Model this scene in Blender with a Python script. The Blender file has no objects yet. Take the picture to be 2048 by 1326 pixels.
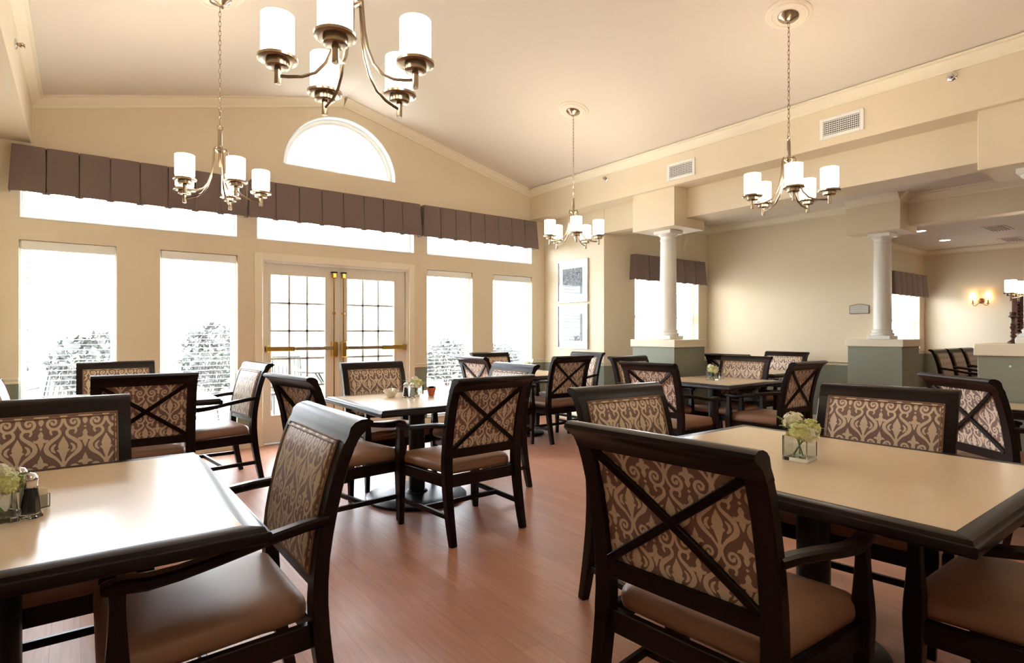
import bpy, bmesh, math, random
import numpy as np
from mathutils import Vector, Matrix
from mathutils.geometry import tessellate_polygon

random.seed(7)
sc = bpy.context.scene
COL = sc.collection
R = math.radians

# ------------------------------------------------------------------ camera, world, exposure
cam_data = bpy.data.cameras.new('camera')
cam_data.sensor_width = 36.0
cam_data.lens = 36.0 * 1145.0 / 2048.0
cam_data.shift_y = 0.0005
cam_data.clip_start = 0.02
cam = bpy.data.objects.new('camera', cam_data)
cam.location = (0, 0, 1.275)
cam.rotation_euler = (R(90), 0, R(-37.0))
COL.objects.link(cam)
sc.camera = cam

world = bpy.data.worlds.new('world')
sc.world = world
world.use_nodes = True
bg = world.node_tree.nodes['Background']
bg.inputs['Color'].default_value = (0.86, 0.93, 1.0, 1)
bg.inputs['Strength'].default_value = 15.0

sc.view_settings.view_transform = 'Standard'
sc.view_settings.look = 'None'
sc.view_settings.gamma = 1.0
sc.view_settings.use_curve_mapping = False
sc.view_settings.exposure = 0.46
sc.cycles.max_bounces = 7
sc.cycles.diffuse_bounces = 5
sc.cycles.transparent_max_bounces = 16
sc.cycles.sample_clamp_indirect = 8.0
sc.cycles.use_denoising = True
sc.cycles.use_light_tree = False
sc.cycles.use_adaptive_sampling = True
sc.cycles.adaptive_threshold = 0.03

# ------------------------------------------------------------------ materials
def lin(c):
    return tuple((v / 255 / 12.92) if v / 255 <= 0.04045 else ((v / 255 + 0.055) / 1.055) ** 2.4 for v in c)

def rgba(c):
    return (*lin(c), 1.0)

def new_mat(name):
    m = bpy.data.materials.new(name)
    m.use_nodes = True
    nt = m.node_tree
    return m, nt, nt.nodes['Principled BSDF']

def node(nt, kind, **kw):
    n = nt.nodes.new(kind)
    for k, v in kw.items():
        if k.startswith('i_'):
            n.inputs[k[2:].replace('_', ' ')].default_value = v
        else:
            setattr(n, k, v)
    return n

def mat(name, c, rough=0.5, metal=0.0, spec=0.5, vary=0.06, scale=18.0, bump=0.0, coat=0.0, coat_rough=0.1, sheen=0.0, stretch=None):
    """plain painted / wooden / metal surface with a fine noise in colour and relief"""
    m, nt, b = new_mat(name)
    tc = node(nt, 'ShaderNodeTexCoord')
    src = tc.outputs['Object']
    if stretch:
        mp = node(nt, 'ShaderNodeMapping')
        mp.inputs['Scale'].default_value = stretch
        nt.links.new(src, mp.inputs['Vector'])
        src = mp.outputs['Vector']
    nz = node(nt, 'ShaderNodeTexNoise', i_Scale=scale, i_Detail=4.0)
    nt.links.new(src, nz.inputs['Vector'])
    mx = node(nt, 'ShaderNodeMix', data_type='RGBA')
    l = lin(c)
    mx.inputs['A'].default_value = (*[v * (1 - vary) for v in l], 1)
    mx.inputs['B'].default_value = (*[min(1, v * (1 + vary)) for v in l], 1)
    nt.links.new(nz.outputs['Fac'], mx.inputs['Factor'])
    nt.links.new(mx.outputs['Result'], b.inputs['Base Color'])
    b.inputs['Roughness'].default_value = rough
    b.inputs['Metallic'].default_value = metal
    b.inputs['Specular IOR Level'].default_value = spec
    b.inputs['Coat Weight'].default_value = coat
    b.inputs['Coat Roughness'].default_value = coat_rough
    b.inputs['Sheen Weight'].default_value = sheen
    if bump:
        bp = node(nt, 'ShaderNodeBump', i_Strength=bump, i_Distance=0.002)
        nt.links.new(nz.outputs['Fac'], bp.inputs['Height'])
        nt.links.new(bp.outputs['Normal'], b.inputs['Normal'])
    return m

def two_tone(name, c_low, c_high, z):
    """wall paint: grey green wainscot below the chair rail, cream tan above it"""
    m, nt, b = new_mat(name)
    ge = node(nt, 'ShaderNodeNewGeometry')
    sp = node(nt, 'ShaderNodeSeparateXYZ')
    nt.links.new(ge.outputs['Position'], sp.inputs[0])
    gt = node(nt, 'ShaderNodeMath', operation='GREATER_THAN')
    gt.inputs[1].default_value = z
    nt.links.new(sp.outputs['Z'], gt.inputs[0])
    nz = node(nt, 'ShaderNodeTexNoise', i_Scale=60.0, i_Detail=3.0)
    nt.links.new(ge.outputs['Position'], nz.inputs['Vector'])
    mx = node(nt, 'ShaderNodeMix', data_type='RGBA')
    mx.inputs['A'].default_value = rgba(c_low)
    mx.inputs['B'].default_value = rgba(c_high)
    nt.links.new(gt.outputs[0], mx.inputs['Factor'])
    nt.links.new(mx.outputs['Result'], b.inputs['Base Color'])
    b.inputs['Roughness'].default_value = 0.55
    b.inputs['Specular IOR Level'].default_value = 0.35
    bp = node(nt, 'ShaderNodeBump', i_Strength=0.08, i_Distance=0.001)
    nt.links.new(nz.outputs['Fac'], bp.inputs['Height'])
    nt.links.new(bp.outputs['Normal'], b.inputs['Normal'])
    return m

def emitter(name, c, strength):
    m, nt, b = new_mat(name)
    b.inputs['Base Color'].default_value = rgba((250, 246, 238))
    b.inputs['Roughness'].default_value = 0.3
    b.inputs['Emission Color'].default_value = rgba(c)
    b.inputs['Emission Strength'].default_value = strength
    return m

def clear(name, tint=(1, 1, 1), gloss=1.0, fres=1.45):
    """thin pane: see-through with a mirror reflection that grows at grazing angles"""
    m, nt, b = new_mat(name)
    nt.nodes.remove(b)
    out = nt.nodes['Material Output']
    tr = node(nt, 'ShaderNodeBsdfTransparent')
    tr.inputs['Color'].default_value = (*tint, 1)
    gl = node(nt, 'ShaderNodeBsdfGlossy')
    gl.inputs['Roughness'].default_value = 0.02
    # Schlick reflectance from the angle of view, the same from both sides of the sheet
    ge = node(nt, 'ShaderNodeNewGeometry')
    dt = node(nt, 'ShaderNodeVectorMath', operation='DOT_PRODUCT')
    nt.links.new(ge.outputs['Incoming'], dt.inputs[0])
    nt.links.new(ge.outputs['Normal'], dt.inputs[1])
    ab = node(nt, 'ShaderNodeMath', operation='ABSOLUTE')
    nt.links.new(dt.outputs['Value'], ab.inputs[0])
    sb = node(nt, 'ShaderNodeMath', operation='SUBTRACT')
    sb.inputs[0].default_value = 1.0
    nt.links.new(ab.outputs[0], sb.inputs[1])
    pw = node(nt, 'ShaderNodeMath', operation='POWER')
    pw.inputs[1].default_value = 5.0
    nt.links.new(sb.outputs[0], pw.inputs[0])
    f0 = ((fres - 1) / (fres + 1)) ** 2
    ml = node(nt, 'ShaderNodeMath', operation='MULTIPLY_ADD', use_clamp=True)
    ml.inputs[1].default_value = (1 - f0) * gloss
    ml.inputs[2].default_value = f0 * gloss
    nt.links.new(pw.outputs[0], ml.inputs[0])
    mx = node(nt, 'ShaderNodeMixShader')
    nt.links.new(ml.outputs[0], mx.inputs[0])
    nt.links.new(tr.outputs[0], mx.inputs[1])
    nt.links.new(gl.outputs[0], mx.inputs[2])
    nt.links.new(mx.outputs[0], out.inputs['Surface'])
    return m

def tableware_glass():
    m, nt, b = new_mat('clear_tableware_glass')
    b.inputs['Base Color'].default_value = (0.98, 1.0, 0.99, 1)
    b.inputs['Roughness'].default_value = 0.0
    b.inputs['IOR'].default_value = 1.46
    b.inputs['Transmission Weight'].default_value = 1.0
    return m

def floor_material():
    m, nt, b = new_mat('wood_look_vinyl')
    ge = node(nt, 'ShaderNodeNewGeometry')
    rot = node(nt, 'ShaderNodeMapping')
    rot.inputs['Rotation'].default_value = (0, 0, R(90))
    nt.links.new(ge.outputs['Position'], rot.inputs['Vector'])
    br = node(nt, 'ShaderNodeTexBrick', i_Scale=1.0)
    br.inputs['Brick Width'].default_value = 1.2
    br.inputs['Row Height'].default_value = 0.1
    br.inputs['Mortar Size'].default_value = 0.0012
    br.inputs['Color1'].default_value = rgba((184, 130, 106))
    br.inputs['Color2'].default_value = rgba((196, 142, 116))
    br.inputs['Mortar'].default_value = rgba((160, 112, 90))
    nt.links.new(rot.outputs['Vector'], br.inputs['Vector'])
    mp = node(nt, 'ShaderNodeMapping')
    mp.inputs['Scale'].default_value = (1.6, 26.0, 1.0)
    nt.links.new(rot.outputs['Vector'], mp.inputs['Vector'])
    nz = node(nt, 'ShaderNodeTexNoise', i_Scale=2.2, i_Detail=6.0, i_Roughness=0.65)
    nt.links.new(mp.outputs['Vector'], nz.inputs['Vector'])
    rp = node(nt, 'ShaderNodeMapRange')
    rp.inputs['From Min'].default_value = 0.3
    rp.inputs['From Max'].default_value = 0.75
    rp.inputs['To Min'].default_value = 0.80
    rp.inputs['To Max'].default_value = 1.14
    nt.links.new(nz.outputs['Fac'], rp.inputs['Value'])
    mx = node(nt, 'ShaderNodeVectorMath', operation='SCALE')
    nt.links.new(br.outputs['Color'], mx.inputs[0])
    nt.links.new(rp.outputs['Result'], mx.inputs['Scale'])
    nt.links.new(mx.outputs[0], b.inputs['Base Color'])
    b.inputs['Roughness'].default_value = 0.36
    b.inputs['Specular IOR Level'].default_value = 0.55
    bp = node(nt, 'ShaderNodeBump', i_Strength=0.10, i_Distance=0.002)
    nt.links.new(nz.outputs['Fac'], bp.inputs['Height'])
    nt.links.new(bp.outputs['Normal'], b.inputs['Normal'])
    return m

def damask_material():
    """woven damask: the printed figure is stored on the cloth as a signed distance"""
    m, nt, b = new_mat('damask_fabric')
    at = node(nt, 'ShaderNodeAttribute', attribute_name='figure')
    rp = node(nt, 'ShaderNodeMapRange', interpolation_type='SMOOTHSTEP')
    rp.inputs['From Min'].default_value = -0.0006
    rp.inputs['From Max'].default_value = 0.0006
    rp.inputs['To Min'].default_value = 1.0
    rp.inputs['To Max'].default_value = 0.0
    nt.links.new(at.outputs['Fac'], rp.inputs['Value'])
    mx = node(nt, 'ShaderNodeMix', data_type='RGBA')
    mx.inputs['A'].default_value = rgba((136, 108, 99))
    mx.inputs['B'].default_value = rgba((230, 211, 185))
    nt.links.new(rp.outputs['Result'], mx.inputs['Factor'])
    tc = node(nt, 'ShaderNodeTexCoord')
    nz = node(nt, 'ShaderNodeTexNoise', i_Scale=700.0, i_Detail=2.0)
    nt.links.new(tc.outputs['Object'], nz.inputs['Vector'])
    bp = node(nt, 'ShaderNodeBump', i_Strength=0.25, i_Distance=0.0006)
    nt.links.new(nz.outputs['Fac'], bp.inputs['Height'])
    nt.links.new(bp.outputs['Normal'], b.inputs['Normal'])
    nt.links.new(mx.outputs['Result'], b.inputs['Base Color'])
    b.inputs['Roughness'].default_value = 0.42
    b.inputs['Specular IOR Level'].default_value = 0.45
    b.inputs['Sheen Weight'].default_value = 0.25
    return m

def fretwork_material():
    """grey maze-like print on white paper"""
    m, nt, b = new_mat('fretwork_print')
    tc = node(nt, 'ShaderNodeTexCoord')
    vo = node(nt, 'ShaderNodeTexVoronoi', distance='CHEBYCHEV', i_Scale=26.0, feature='F1')
    nt.links.new(tc.outputs['Object'], vo.inputs['Vector'])
    mu = node(nt, 'ShaderNodeMath', operation='MULTIPLY')
    mu.inputs[1].default_value = 26.0
    nt.links.new(vo.outputs['Distance'], mu.inputs[0])
    si = node(nt, 'ShaderNodeMath', operation='SINE')
    nt.links.new(mu.outputs[0], si.inputs[0])
    gt = node(nt, 'ShaderNodeMath', operation='GREATER_THAN')
    gt.inputs[1].default_value = 0.25
    nt.links.new(si.outputs[0], gt.inputs[0])
    mx = node(nt, 'ShaderNodeMix', data_type='RGBA')
    mx.inputs['A'].default_value = rgba((92, 100, 108))
    mx.inputs['B'].default_value = rgba((156, 164, 170))
    nt.links.new(gt.outputs[0], mx.inputs['Factor'])
    nt.links.new(mx.outputs['Result'], b.inputs['Base Color'])
    b.inputs['Roughness'].default_value = 0.6
    return m

def plaque_material():
    """pale plaque with faint lines of small print"""
    m, nt, b = new_mat('plaque_face')
    tc = node(nt, 'ShaderNodeTexCoord')
    sp = node(nt, 'ShaderNodeSeparateXYZ')
    nt.links.new(tc.outputs['Object'], sp.inputs[0])
    w = node(nt, 'ShaderNodeMath', operation='MULTIPLY')
    w.inputs[1].default_value = 260.0
    nt.links.new(sp.outputs['Z'], w.inputs[0])
    s = node(nt, 'ShaderNodeMath', operation='SINE')
    nt.links.new(w.outputs[0], s.inputs[0])
    g = node(nt, 'ShaderNodeMath', operation='GREATER_THAN')
    g.inputs[1].default_value = 0.55
    nt.links.new(s.outputs[0], g.inputs[0])
    mx = node(nt, 'ShaderNodeMix', data_type='RGBA')
    mx.inputs['A'].default_value = rgba((186, 182, 172))
    mx.inputs['B'].default_value = rgba((198, 196, 188))
    nt.links.new(g.outputs[0], mx.inputs['Factor'])
    nt.links.new(mx.outputs['Result'], b.inputs['Base Color'])
    b.inputs['Roughness'].default_value = 0.4
    return m

WALL_C = (228, 214, 188)
M = dict(
    wall=two_tone('two_tone_wall_paint', (142, 146, 130), WALL_C, 0.825),
    tan=mat('tan_paint', WALL_C, 0.55, vary=0.015, scale=40),
    green=mat('grey_green_paint', (142, 146, 130), 0.5, vary=0.02),
    ceiling=mat('ceiling_paint', (226, 217, 205), 0.8, spec=0.2, vary=0.01, scale=90, bump=0.05),
    trim=mat('cream_trim_paint', (240, 231, 208), 0.4, vary=0.01),
    white=mat('white_gloss_paint', (242, 242, 238), 0.35, vary=0.01),
    door=mat('door_paint', (228, 222, 208), 0.38, vary=0.015),
    vinyl=mat('white_vinyl', (240, 242, 240), 0.35, vary=0.01),
    blind=mat('blind_slat', (244, 244, 240), 0.45, vary=0.01),
    floor=floor_material(),
    wood=mat('espresso_wood', (25, 13, 10), 0.30, spec=0.24, vary=0.25, scale=6, stretch=(14, 14, 1.5), coat=0.05, coat_rough=0.15),
    laminate=mat('tan_laminate', (228, 206, 174), 0.22, spec=0.48, vary=0.03, scale=60),
    leather=mat('brown_vinyl_leather', (150, 112, 88), 0.42, spec=0.5, vary=0.06, scale=160, bump=0.12),
    damask=damask_material(),
    piping=mat('piping_cord', (142, 110, 86), 0.55, vary=0.25, scale=120),
    black=mat('black_powder_coat', (20, 24, 30), 0.38, vary=0.1),
    valance=mat('brown_valance_cloth', (122, 105, 99), 0.85, spec=0.15, vary=0.16, scale=260, bump=0.25, sheen=0.3),
    nickel=mat('brushed_nickel', (176, 160, 138), 0.24, metal=1.0, vary=0.08, scale=30),
    chrome=mat('chrome', (222, 222, 224), 0.12, metal=1.0, vary=0.02),
    brass=mat('polished_brass', (206, 164, 84), 0.18, metal=1.0, vary=0.06),
    glassm=clear('window_glass', gloss=0.8),
    cup=tableware_glass(),
    water=clear('water', tint=(0.93, 0.97, 0.95), gloss=1.0, fres=1.33),
    shade=emitter('lit_opal_glass', (255, 240, 220), 11.0),
    sconce_shade=emitter('lit_fabric_shade', (255, 206, 140), 5.0),
    downlight=emitter('downlight_lens', (255, 240, 220), 18.0),
    medallion=mat('ceiling_medallion_plaster', (238, 228, 212), 0.6, vary=0.01),
    silver=mat('silver_frame', (206, 206, 206), 0.3, metal=0.5, vary=0.03),
    paper=mat('white_mat_board', (236, 238, 240), 0.7, vary=0.01),
    fret=fretwork_material(),
    picture_glass=clear('picture_glass', gloss=0.6, fres=1.5),
    plaque=plaque_material(),
    rosewood=mat('reddish_wood', (108, 72, 58), 0.4, vary=0.2, scale=20),
    carved=mat('dark_carved_wood', (74, 44, 34), 0.45, vary=0.3, scale=30),
    bronze=mat('aged_bronze', (132, 92, 66), 0.4, metal=0.7, vary=0.1),
    dark=mat('dark_vent_fill', (46, 42, 38), 0.8, vary=0.1),
    petal=mat('pale_green_petal', (222, 226, 158), 0.6, vary=0.18, scale=90),
    petal2=mat('cream_petal', (238, 236, 210), 0.6, vary=0.10, scale=90),
    leaf=mat('green_leaf', (70, 108, 40), 0.45, vary=0.25, scale=40),
    stem=mat('green_stem', (124, 146, 66), 0.5, vary=0.15),
    pepper=mat('ground_pepper', (62, 46, 42), 0.9, vary=0.5, scale=900),
    salt=mat('table_salt', (238, 236, 232), 0.8, vary=0.05, scale=900),
    china=mat('white_china', (238, 236, 230), 0.25, vary=0.01),
    terracotta=mat('terracotta', (204, 110, 74), 0.7, vary=0.1),
    packet=mat('paper_packet', (232, 222, 190), 0.6, vary=0.06),
    patio=mat('pale_patio_concrete', (196, 192, 184), 0.9, vary=0.06, scale=4),
    lawn=mat('lawn', (120, 136, 92), 0.95, vary=0.3, scale=12),
    shrub=mat('shrub_leaf', (50, 52, 47), 0.7, vary=0.4, scale=10),
    bark=mat('shrub_bark', (70, 56, 46), 0.9, vary=0.2),
    teal=mat('teal_cushion', (44, 110, 120), 0.8, vary=0.1),
    patio_metal=mat('grey_patio_metal', (40, 38, 36), 0.45, metal=0.3, vary=0.1),
    fence=mat('weathered_fence_board', (168, 160, 150), 0.8, vary=0.15, scale=8, stretch=(8, 8, 1)),
)

# ------------------------------------------------------------------ mesh building
class MB:
    def __init__(self):
        self.v, self.f = [], []

    def add(self, vs, fs):
        o = len(self.v)
        self.v += [tuple(p) for p in vs]
        self.f += [tuple(i + o for i in q) for q in fs]
        return self

    def box(self, x0, x1, y0, y1, z0, z1, c=0.0):
        if c <= 0:
            vs = [(x, y, z) for z in (z0, z1) for y in (y0, y1) for x in (x0, x1)]
            return self.add(vs, [(0, 2, 3, 1), (4, 5, 7, 6), (0, 1, 5, 4), (2, 6, 7, 3), (0, 4, 6, 2), (1, 3, 7, 5)])
        lo, hi = (x0, y0, z0), (x1, y1, z1)
        vs, idx = [], {}
        for sx in (0, 1):
            for sy in (0, 1):
                for sz in (0, 1):
                    s = (sx, sy, sz)
                    for a in range(3):
                        p = []
                        for k in range(3):
                            e = hi[k] if s[k] else lo[k]
                            if k != a:
                                e += -c if s[k] else c
                            p.append(e)
                        idx[(s, a)] = len(vs)
                        vs.append(p)
        fs = []
        for a in range(3):
            b, d = (a + 1) % 3, (a + 2) % 3
            for s in (0, 1):
                q = []
                for tb, td in ((0, 0), (1, 0), (1, 1), (0, 1)):
                    k = [0, 0, 0]; k[a] = s; k[b] = tb; k[d] = td
                    q.append(idx[(tuple(k), a)])
                fs.append(q)
            for tb in (0, 1):
                for td in (0, 1):
                    k0 = [0, 0, 0]; k0[b] = tb; k0[d] = td
                    k1 = list(k0); k1[a] = 1
                    fs.append([idx[(tuple(k0), b)], idx[(tuple(k1), b)], idx[(tuple(k1), d)], idx[(tuple(k0), d)]])
        for sx in (0, 1):
            for sy in (0, 1):
                for sz in (0, 1):
                    fs.append([idx[((sx, sy, sz), a)] for a in range(3)])
        return self.add(vs, fs)

    def rings(self, rings, closed=True, caps=True, loop=False):
        n = len(rings[0])
        vs = [p for r in rings for p in r]
        fs = []
        m = len(rings)
        for i in range(m if loop else m - 1):
            a, b = i * n, ((i + 1) % m) * n
            for j in range(n if closed else n - 1):
                k = (j + 1) % n
                fs.append((a + j, a + k, b + k, b + j))
        if caps and not loop:
            fs.append(tuple(range(n))[::-1])
            fs.append(tuple((m - 1) * n + j for j in range(n)))
        return self.add(vs, fs)

    def sweep(self, path, sec, side=(1, 0, 0), loop=False, caps=True):
        """sec(i, t) -> list of (a, b): a along side, b along the normal"""
        P = [Vector(p) for p in path]
        rs = []
        m = len(P)
        for i, p in enumerate(P):
            if loop:
                t = P[(i + 1) % m] - P[i - 1]
            else:
                t = P[min(i + 1, m - 1)] - P[max(i - 1, 0)]
            t.normalize()
            s = Vector(side)
            s = (s - t * s.dot(t))
            if s.length < 1e-6:
                s = t.orthogonal()
            s.normalize()
            nn = t.cross(s)
            rs.append([p + s * a + nn * b for a, b in sec(i, i / max(1, m - 1))])
        return self.rings(rs, loop=loop, caps=caps)

    def bar(self, path, w, d, side=(1, 0, 0), c=0.003, loop=False):
        """bar of rectangular section (w along side, d along the normal); w, d may be lists"""
        def sec(i, t):
            a = (w[i] if isinstance(w, (list, tuple)) else w) / 2
            b = (d[i] if isinstance(d, (list, tuple)) else d) / 2
            return [(-a + c, -b), (a - c, -b), (a, -b + c), (a, b - c), (a - c, b), (-a + c, b), (-a, b - c), (-a, -b + c)]
        return self.sweep(path, sec, side, loop)

    def tube(self, path, r, n=10, loop=False, side=(0.3, 0.2, 0.93)):
        def sec(i, t):
            q = r[i] if isinstance(r, (list, tuple)) else r
            return [(q * math.cos(k * 2 * math.pi / n), q * math.sin(k * 2 * math.pi / n)) for k in range(n)]
        return self.sweep(path, sec, side, loop)

    def lathe(self, prof, n=24, c=(0, 0, 0), caps=True):
        rs = []
        for r, z in prof:
            rs.append([(c[0] + max(r, 1e-4) * math.cos(k * 2 * math.pi / n), c[1] + max(r, 1e-4) * math.sin(k * 2 * math.pi / n), c[2] + z) for k in range(n)])
        return self.rings(rs, caps=caps)

    def prism(self, polys, frm, depth):
        """polys: outline then holes in 2D; frm(a, b, d) -> 3D; extruded from d=0 to depth"""
        tri = tessellate_polygon([[Vector((a, b, 0)) for a, b in p] for p in polys])
        flat = [q for p in polys for q in p]
        n = len(flat)
        vs = [frm(a, b, 0) for a, b in flat] + [frm(a, b, depth) for a, b in flat]
        fs = [tuple(t) for t in tri] + [tuple(i + n for i in t)[::-1] for t in tri]
        o = 0
        for p in polys:
            k = len(p)
            for i in range(k):
                j = (i + 1) % k
                fs.append((o + i, o + j, n + o + j, n + o + i))
            o += k
        return self.add(vs, fs)

    def xf(self, mtx):
        self.v = [tuple(mtx @ Vector(p)) for p in self.v]
        return self

    def mesh(self, name, smooth=True, angle=38):
        me = bpy.data.meshes.new(name)
        me.from_pydata(self.v, [], self.f)
        b = bmesh.new(); b.from_mesh(me)
        bmesh.ops.recalc_face_normals(b, faces=b.faces)
        b.to_mesh(me); b.free()
        if smooth:
            me.shade_smooth()
            me.set_sharp_from_angle(angle=R(angle))
        return me

    def build(self, name, m, parent=None, loc=None, smooth=True, angle=38):
        me = self.mesh(name, smooth, angle)
        me.materials.append(M[m] if isinstance(m, str) else m)
        o = bpy.data.objects.new(name, me)
        COL.objects.link(o)
        if loc:
            o.location = loc
        if parent:
            o.parent = parent
        return o

def tag(o, label, cat, group=None, kind=None):
    o['label'] = label
    o['category'] = cat
    if group:
        o['group'] = group
    if kind:
        o['kind'] = kind
    return o

def thing(name, label, cat, loc=(0, 0, 0), rz=0.0, group=None):
    o = bpy.data.objects.new(name, None)
    o.empty_display_size = 0.05
    COL.objects.link(o)
    o.location = loc
    o.rotation_euler = (0, 0, rz)
    return tag(o, label, cat, group)

def struct(o, label, cat):
    return tag(o, label, cat, kind='structure')

def copy_tree(o, parent=None):
    c = o.copy()
    COL.objects.link(c)
    c.parent = parent
    for ch in list(o.children):
        copy_tree(ch, c)
    return c

def child_copy(o, parent, loc=None):
    c = o.copy()
    COL.objects.link(c)
    c.parent = parent
    if loc is not None:
        c.location = loc
    return c

# ------------------------------------------------------------------ key dimensions
D = 6.763            # inner face of the window wall
XL, XR = -0.355, 5.445   # faces of the two long beams
XPL, XPR = -0.635, 5.725  # short return walls beside the windows
RX, RZ = 2.545, 4.10      # ridge of the vaulted ceiling
EZ = 3.40                 # ceiling height at the beams
YA = 5.504                # alcove wall
XS = 8.129                # plain side wall
CZ = 2.95                 # flat ceilings
Y0 = -3.6                 # wall behind the viewpoint
XFL, XFR = -3.0, 14.0
YB = 4.34                 # window wall of the far room

# ------------------------------------------------------------------ floor, ceilings, walls
struct(MB().box(XFL - .2, XFR + .2, Y0 - .2, D + .18, -0.1, 0.0).build('floor', 'floor', smooth=False), 'reddish brown wood-look vinyl floor of the dining room', 'floor')

sl = (RZ - EZ) / (XR - RX)
cm = MB()
for s, x1 in ((1, XR + .12), (-1, XL - .12)):
    ze = RZ - sl * abs(x1 - RX)
    cm.add([(RX, Y0, RZ), (x1, Y0, ze), (x1, D + .05, ze), (RX, D + .05, RZ), (RX, Y0, RZ + .12), (x1, Y0, ze + .12), (x1, D + .05, ze + .12), (RX, D + .05, RZ + .12)],
           [(0, 1, 2, 3), (4, 7, 6, 5), (0, 4, 5, 1), (2, 6, 7, 3), (1, 5, 6, 2)])
struct(cm.build('ceiling', 'ceiling', smooth=False), 'vaulted pinkish white ceiling over the dining room', 'ceiling')
struct(MB().box(XPR + .1, XS + .2, Y0, YA + .1, CZ, CZ + .1).build('ceiling_side', 'ceiling', smooth=False), 'flat ceiling of the side aisle behind the columns', 'ceiling')
struct(MB().box(XS + .2, XFR + .1, Y0, YB + .1, CZ, CZ + .1).build('ceiling_far', 'ceiling', smooth=False), 'flat ceiling of the far room with recessed lights', 'ceiling')
struct(MB().box(XFL - .1, XPL - .1, Y0, YA + .1, CZ, CZ + .1).build('ceiling_left', 'ceiling', smooth=False), 'flat ceiling of the aisle beside the viewpoint', 'ceiling')

def rect(x0, x1, z0, z1):
    return [(x0, z0), (x1, z0), (x1, z1), (x0, z1)]

WT = 0.17
WINS = [(-0.443, 0.279), (0.641, 1.363), (3.680, 4.402), (4.755, 5.477)]
TRANS = [(-0.443, 1.365), (1.552, 3.494), (3.676, 5.477)]
WZ0, WZ1 = 0.13, 2.108
TZ0, TZ1 = 2.30, 2.72
AX, AZ, AR = 2.532, 3.19, 0.70
DX0, DX1, DZ1 = 1.612, 3.417, 2.085
arch = [(AX + AR * math.cos(a), AZ + AR * 0.965 * math.sin(a)) for a in [math.pi * k / 36 for k in range(37)]]
outer = [(XPL - .2, 0), (DX0, 0), (DX0, DZ1), (DX1, DZ1), (DX1, 0), (XPR + .2, 0), (XPR + .2, 3.45), (RX, 4.2), (XPL - .2, 3.45)]
holes = [rect(a, b, WZ0, WZ1) for a, b in WINS] + [rect(a, b, TZ0, TZ1) for a, b in TRANS] + [arch]
wb = MB().prism([outer] + holes, lambda a, b, d: (a, D + d, b), WT)
struct(wb.build('wall_back', 'wall', smooth=False), 'cream gable wall with tall windows and glazed double doors', 'wall')

def wallbox(name, label, *a):
    return struct(MB().box(*a).build(name, 'wall', smooth=False), label, 'wall')

wallbox('wall_right_return', 'short cream return wall carrying two framed prints', XPR, XPR + .18, YA, D, 0, 3.2)
wallbox('wall_left_return', 'short return wall beside the first tall window', XPL - .18, XPL, YA, D, 0, 3.2)
AW = (6.36, 7.873, 0.93, 2.25)
w = MB().prism([rect(XPR + .18, XS + .2, 0, 3.1), rect(*AW)], lambda a, b, d: (a, YA + d, b), WT)
struct(w.build('wall_right_alcove', 'wall', smooth=False), 'cream alcove wall with a blind-covered window behind the column', 'wall')
wallbox('wall_right_side', 'plain cream wall above a grey green wainscot', XS, XS + .18, 3.03, YA, 0, 3.1)
wallbox('wall_left_alcove', 'cream wall closing the aisle beside the viewpoint', XFL, XPL - .18, YA, YA + WT, 0, 3.1)
wallbox('wall_left', 'long cream wall of the aisle beside the viewpoint', XFL - .18, XFL, Y0, YA + WT, 0, 3.1)
wallbox('wall_rear', 'cream wall behind the viewpoint', XFL - .18, XFR + .18, Y0 - .18, Y0, 0, 4.3)
BW = (12.2, 13.72, 0.93, 2.25)
w = MB().prism([rect(XS + .18, XFR + .2, 0, 3.1), rect(*BW)], lambda a, b, d: (a, YB + d, b), WT)
struct(w.build('wall_far_back', 'wall', smooth=False), 'cream window wall of the far room', 'wall')
wallbox('wall_far', 'cream end wall of the far room behind the lit sconce', XFR, XFR + .18, Y0, YB + WT, 0, 3.1)

def beam(name, label, *a):
    return struct(MB().box(*a, 0.004).build(name, 'tan', smooth=False), label, 'beam')

beam('beam_right', 'cream bulkhead with two air vents under the vaulted ceiling', XR, XPR + .05, Y0, D, 2.968, 3.62)
beam('beam_right_lower', 'lower cream beam carried on the white columns', XPR, XPR + .36, Y0, YA, 2.628, 3.5)
beam('beam_left', 'cream bulkhead above the viewpoint beside the first window', XPL - .05, XL, Y0, D, 2.985, 3.62)
beam('beam_left_lower', 'lower cream beam over the aisle beside the viewpoint', XPL - .36, XPL, Y0, YA, 2.628, 3.5)
beam('beam_far', 'cream beam between the side aisle and the far room', XS, XS + .2, Y0, 3.05, 2.585, 3.1)
CA, CB, CC = (5.795, 4.485), (5.795, 1.045), (8.12, 2.97)
def soffit_box(name, label, x0, x1, y0, y1):
    return struct(MB().box(x0, x1, y0, y1, 2.515, 3.0, 0.004).build(name, 'tan', smooth=False), label, 'beam')
soffit_box('beam_block', 'cream box above the column in front of the alcove window', 5.5, 6.09, 4.17, 4.80)
soffit_box('beam_block', 'cream box above the column at the edge of the picture', 5.5, 6.09, 0.73, 1.36)
soffit_box('beam_block', 'cream box above the column beside the wall plaque', 7.85, 8.39, 2.68, 3.29)

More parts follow.
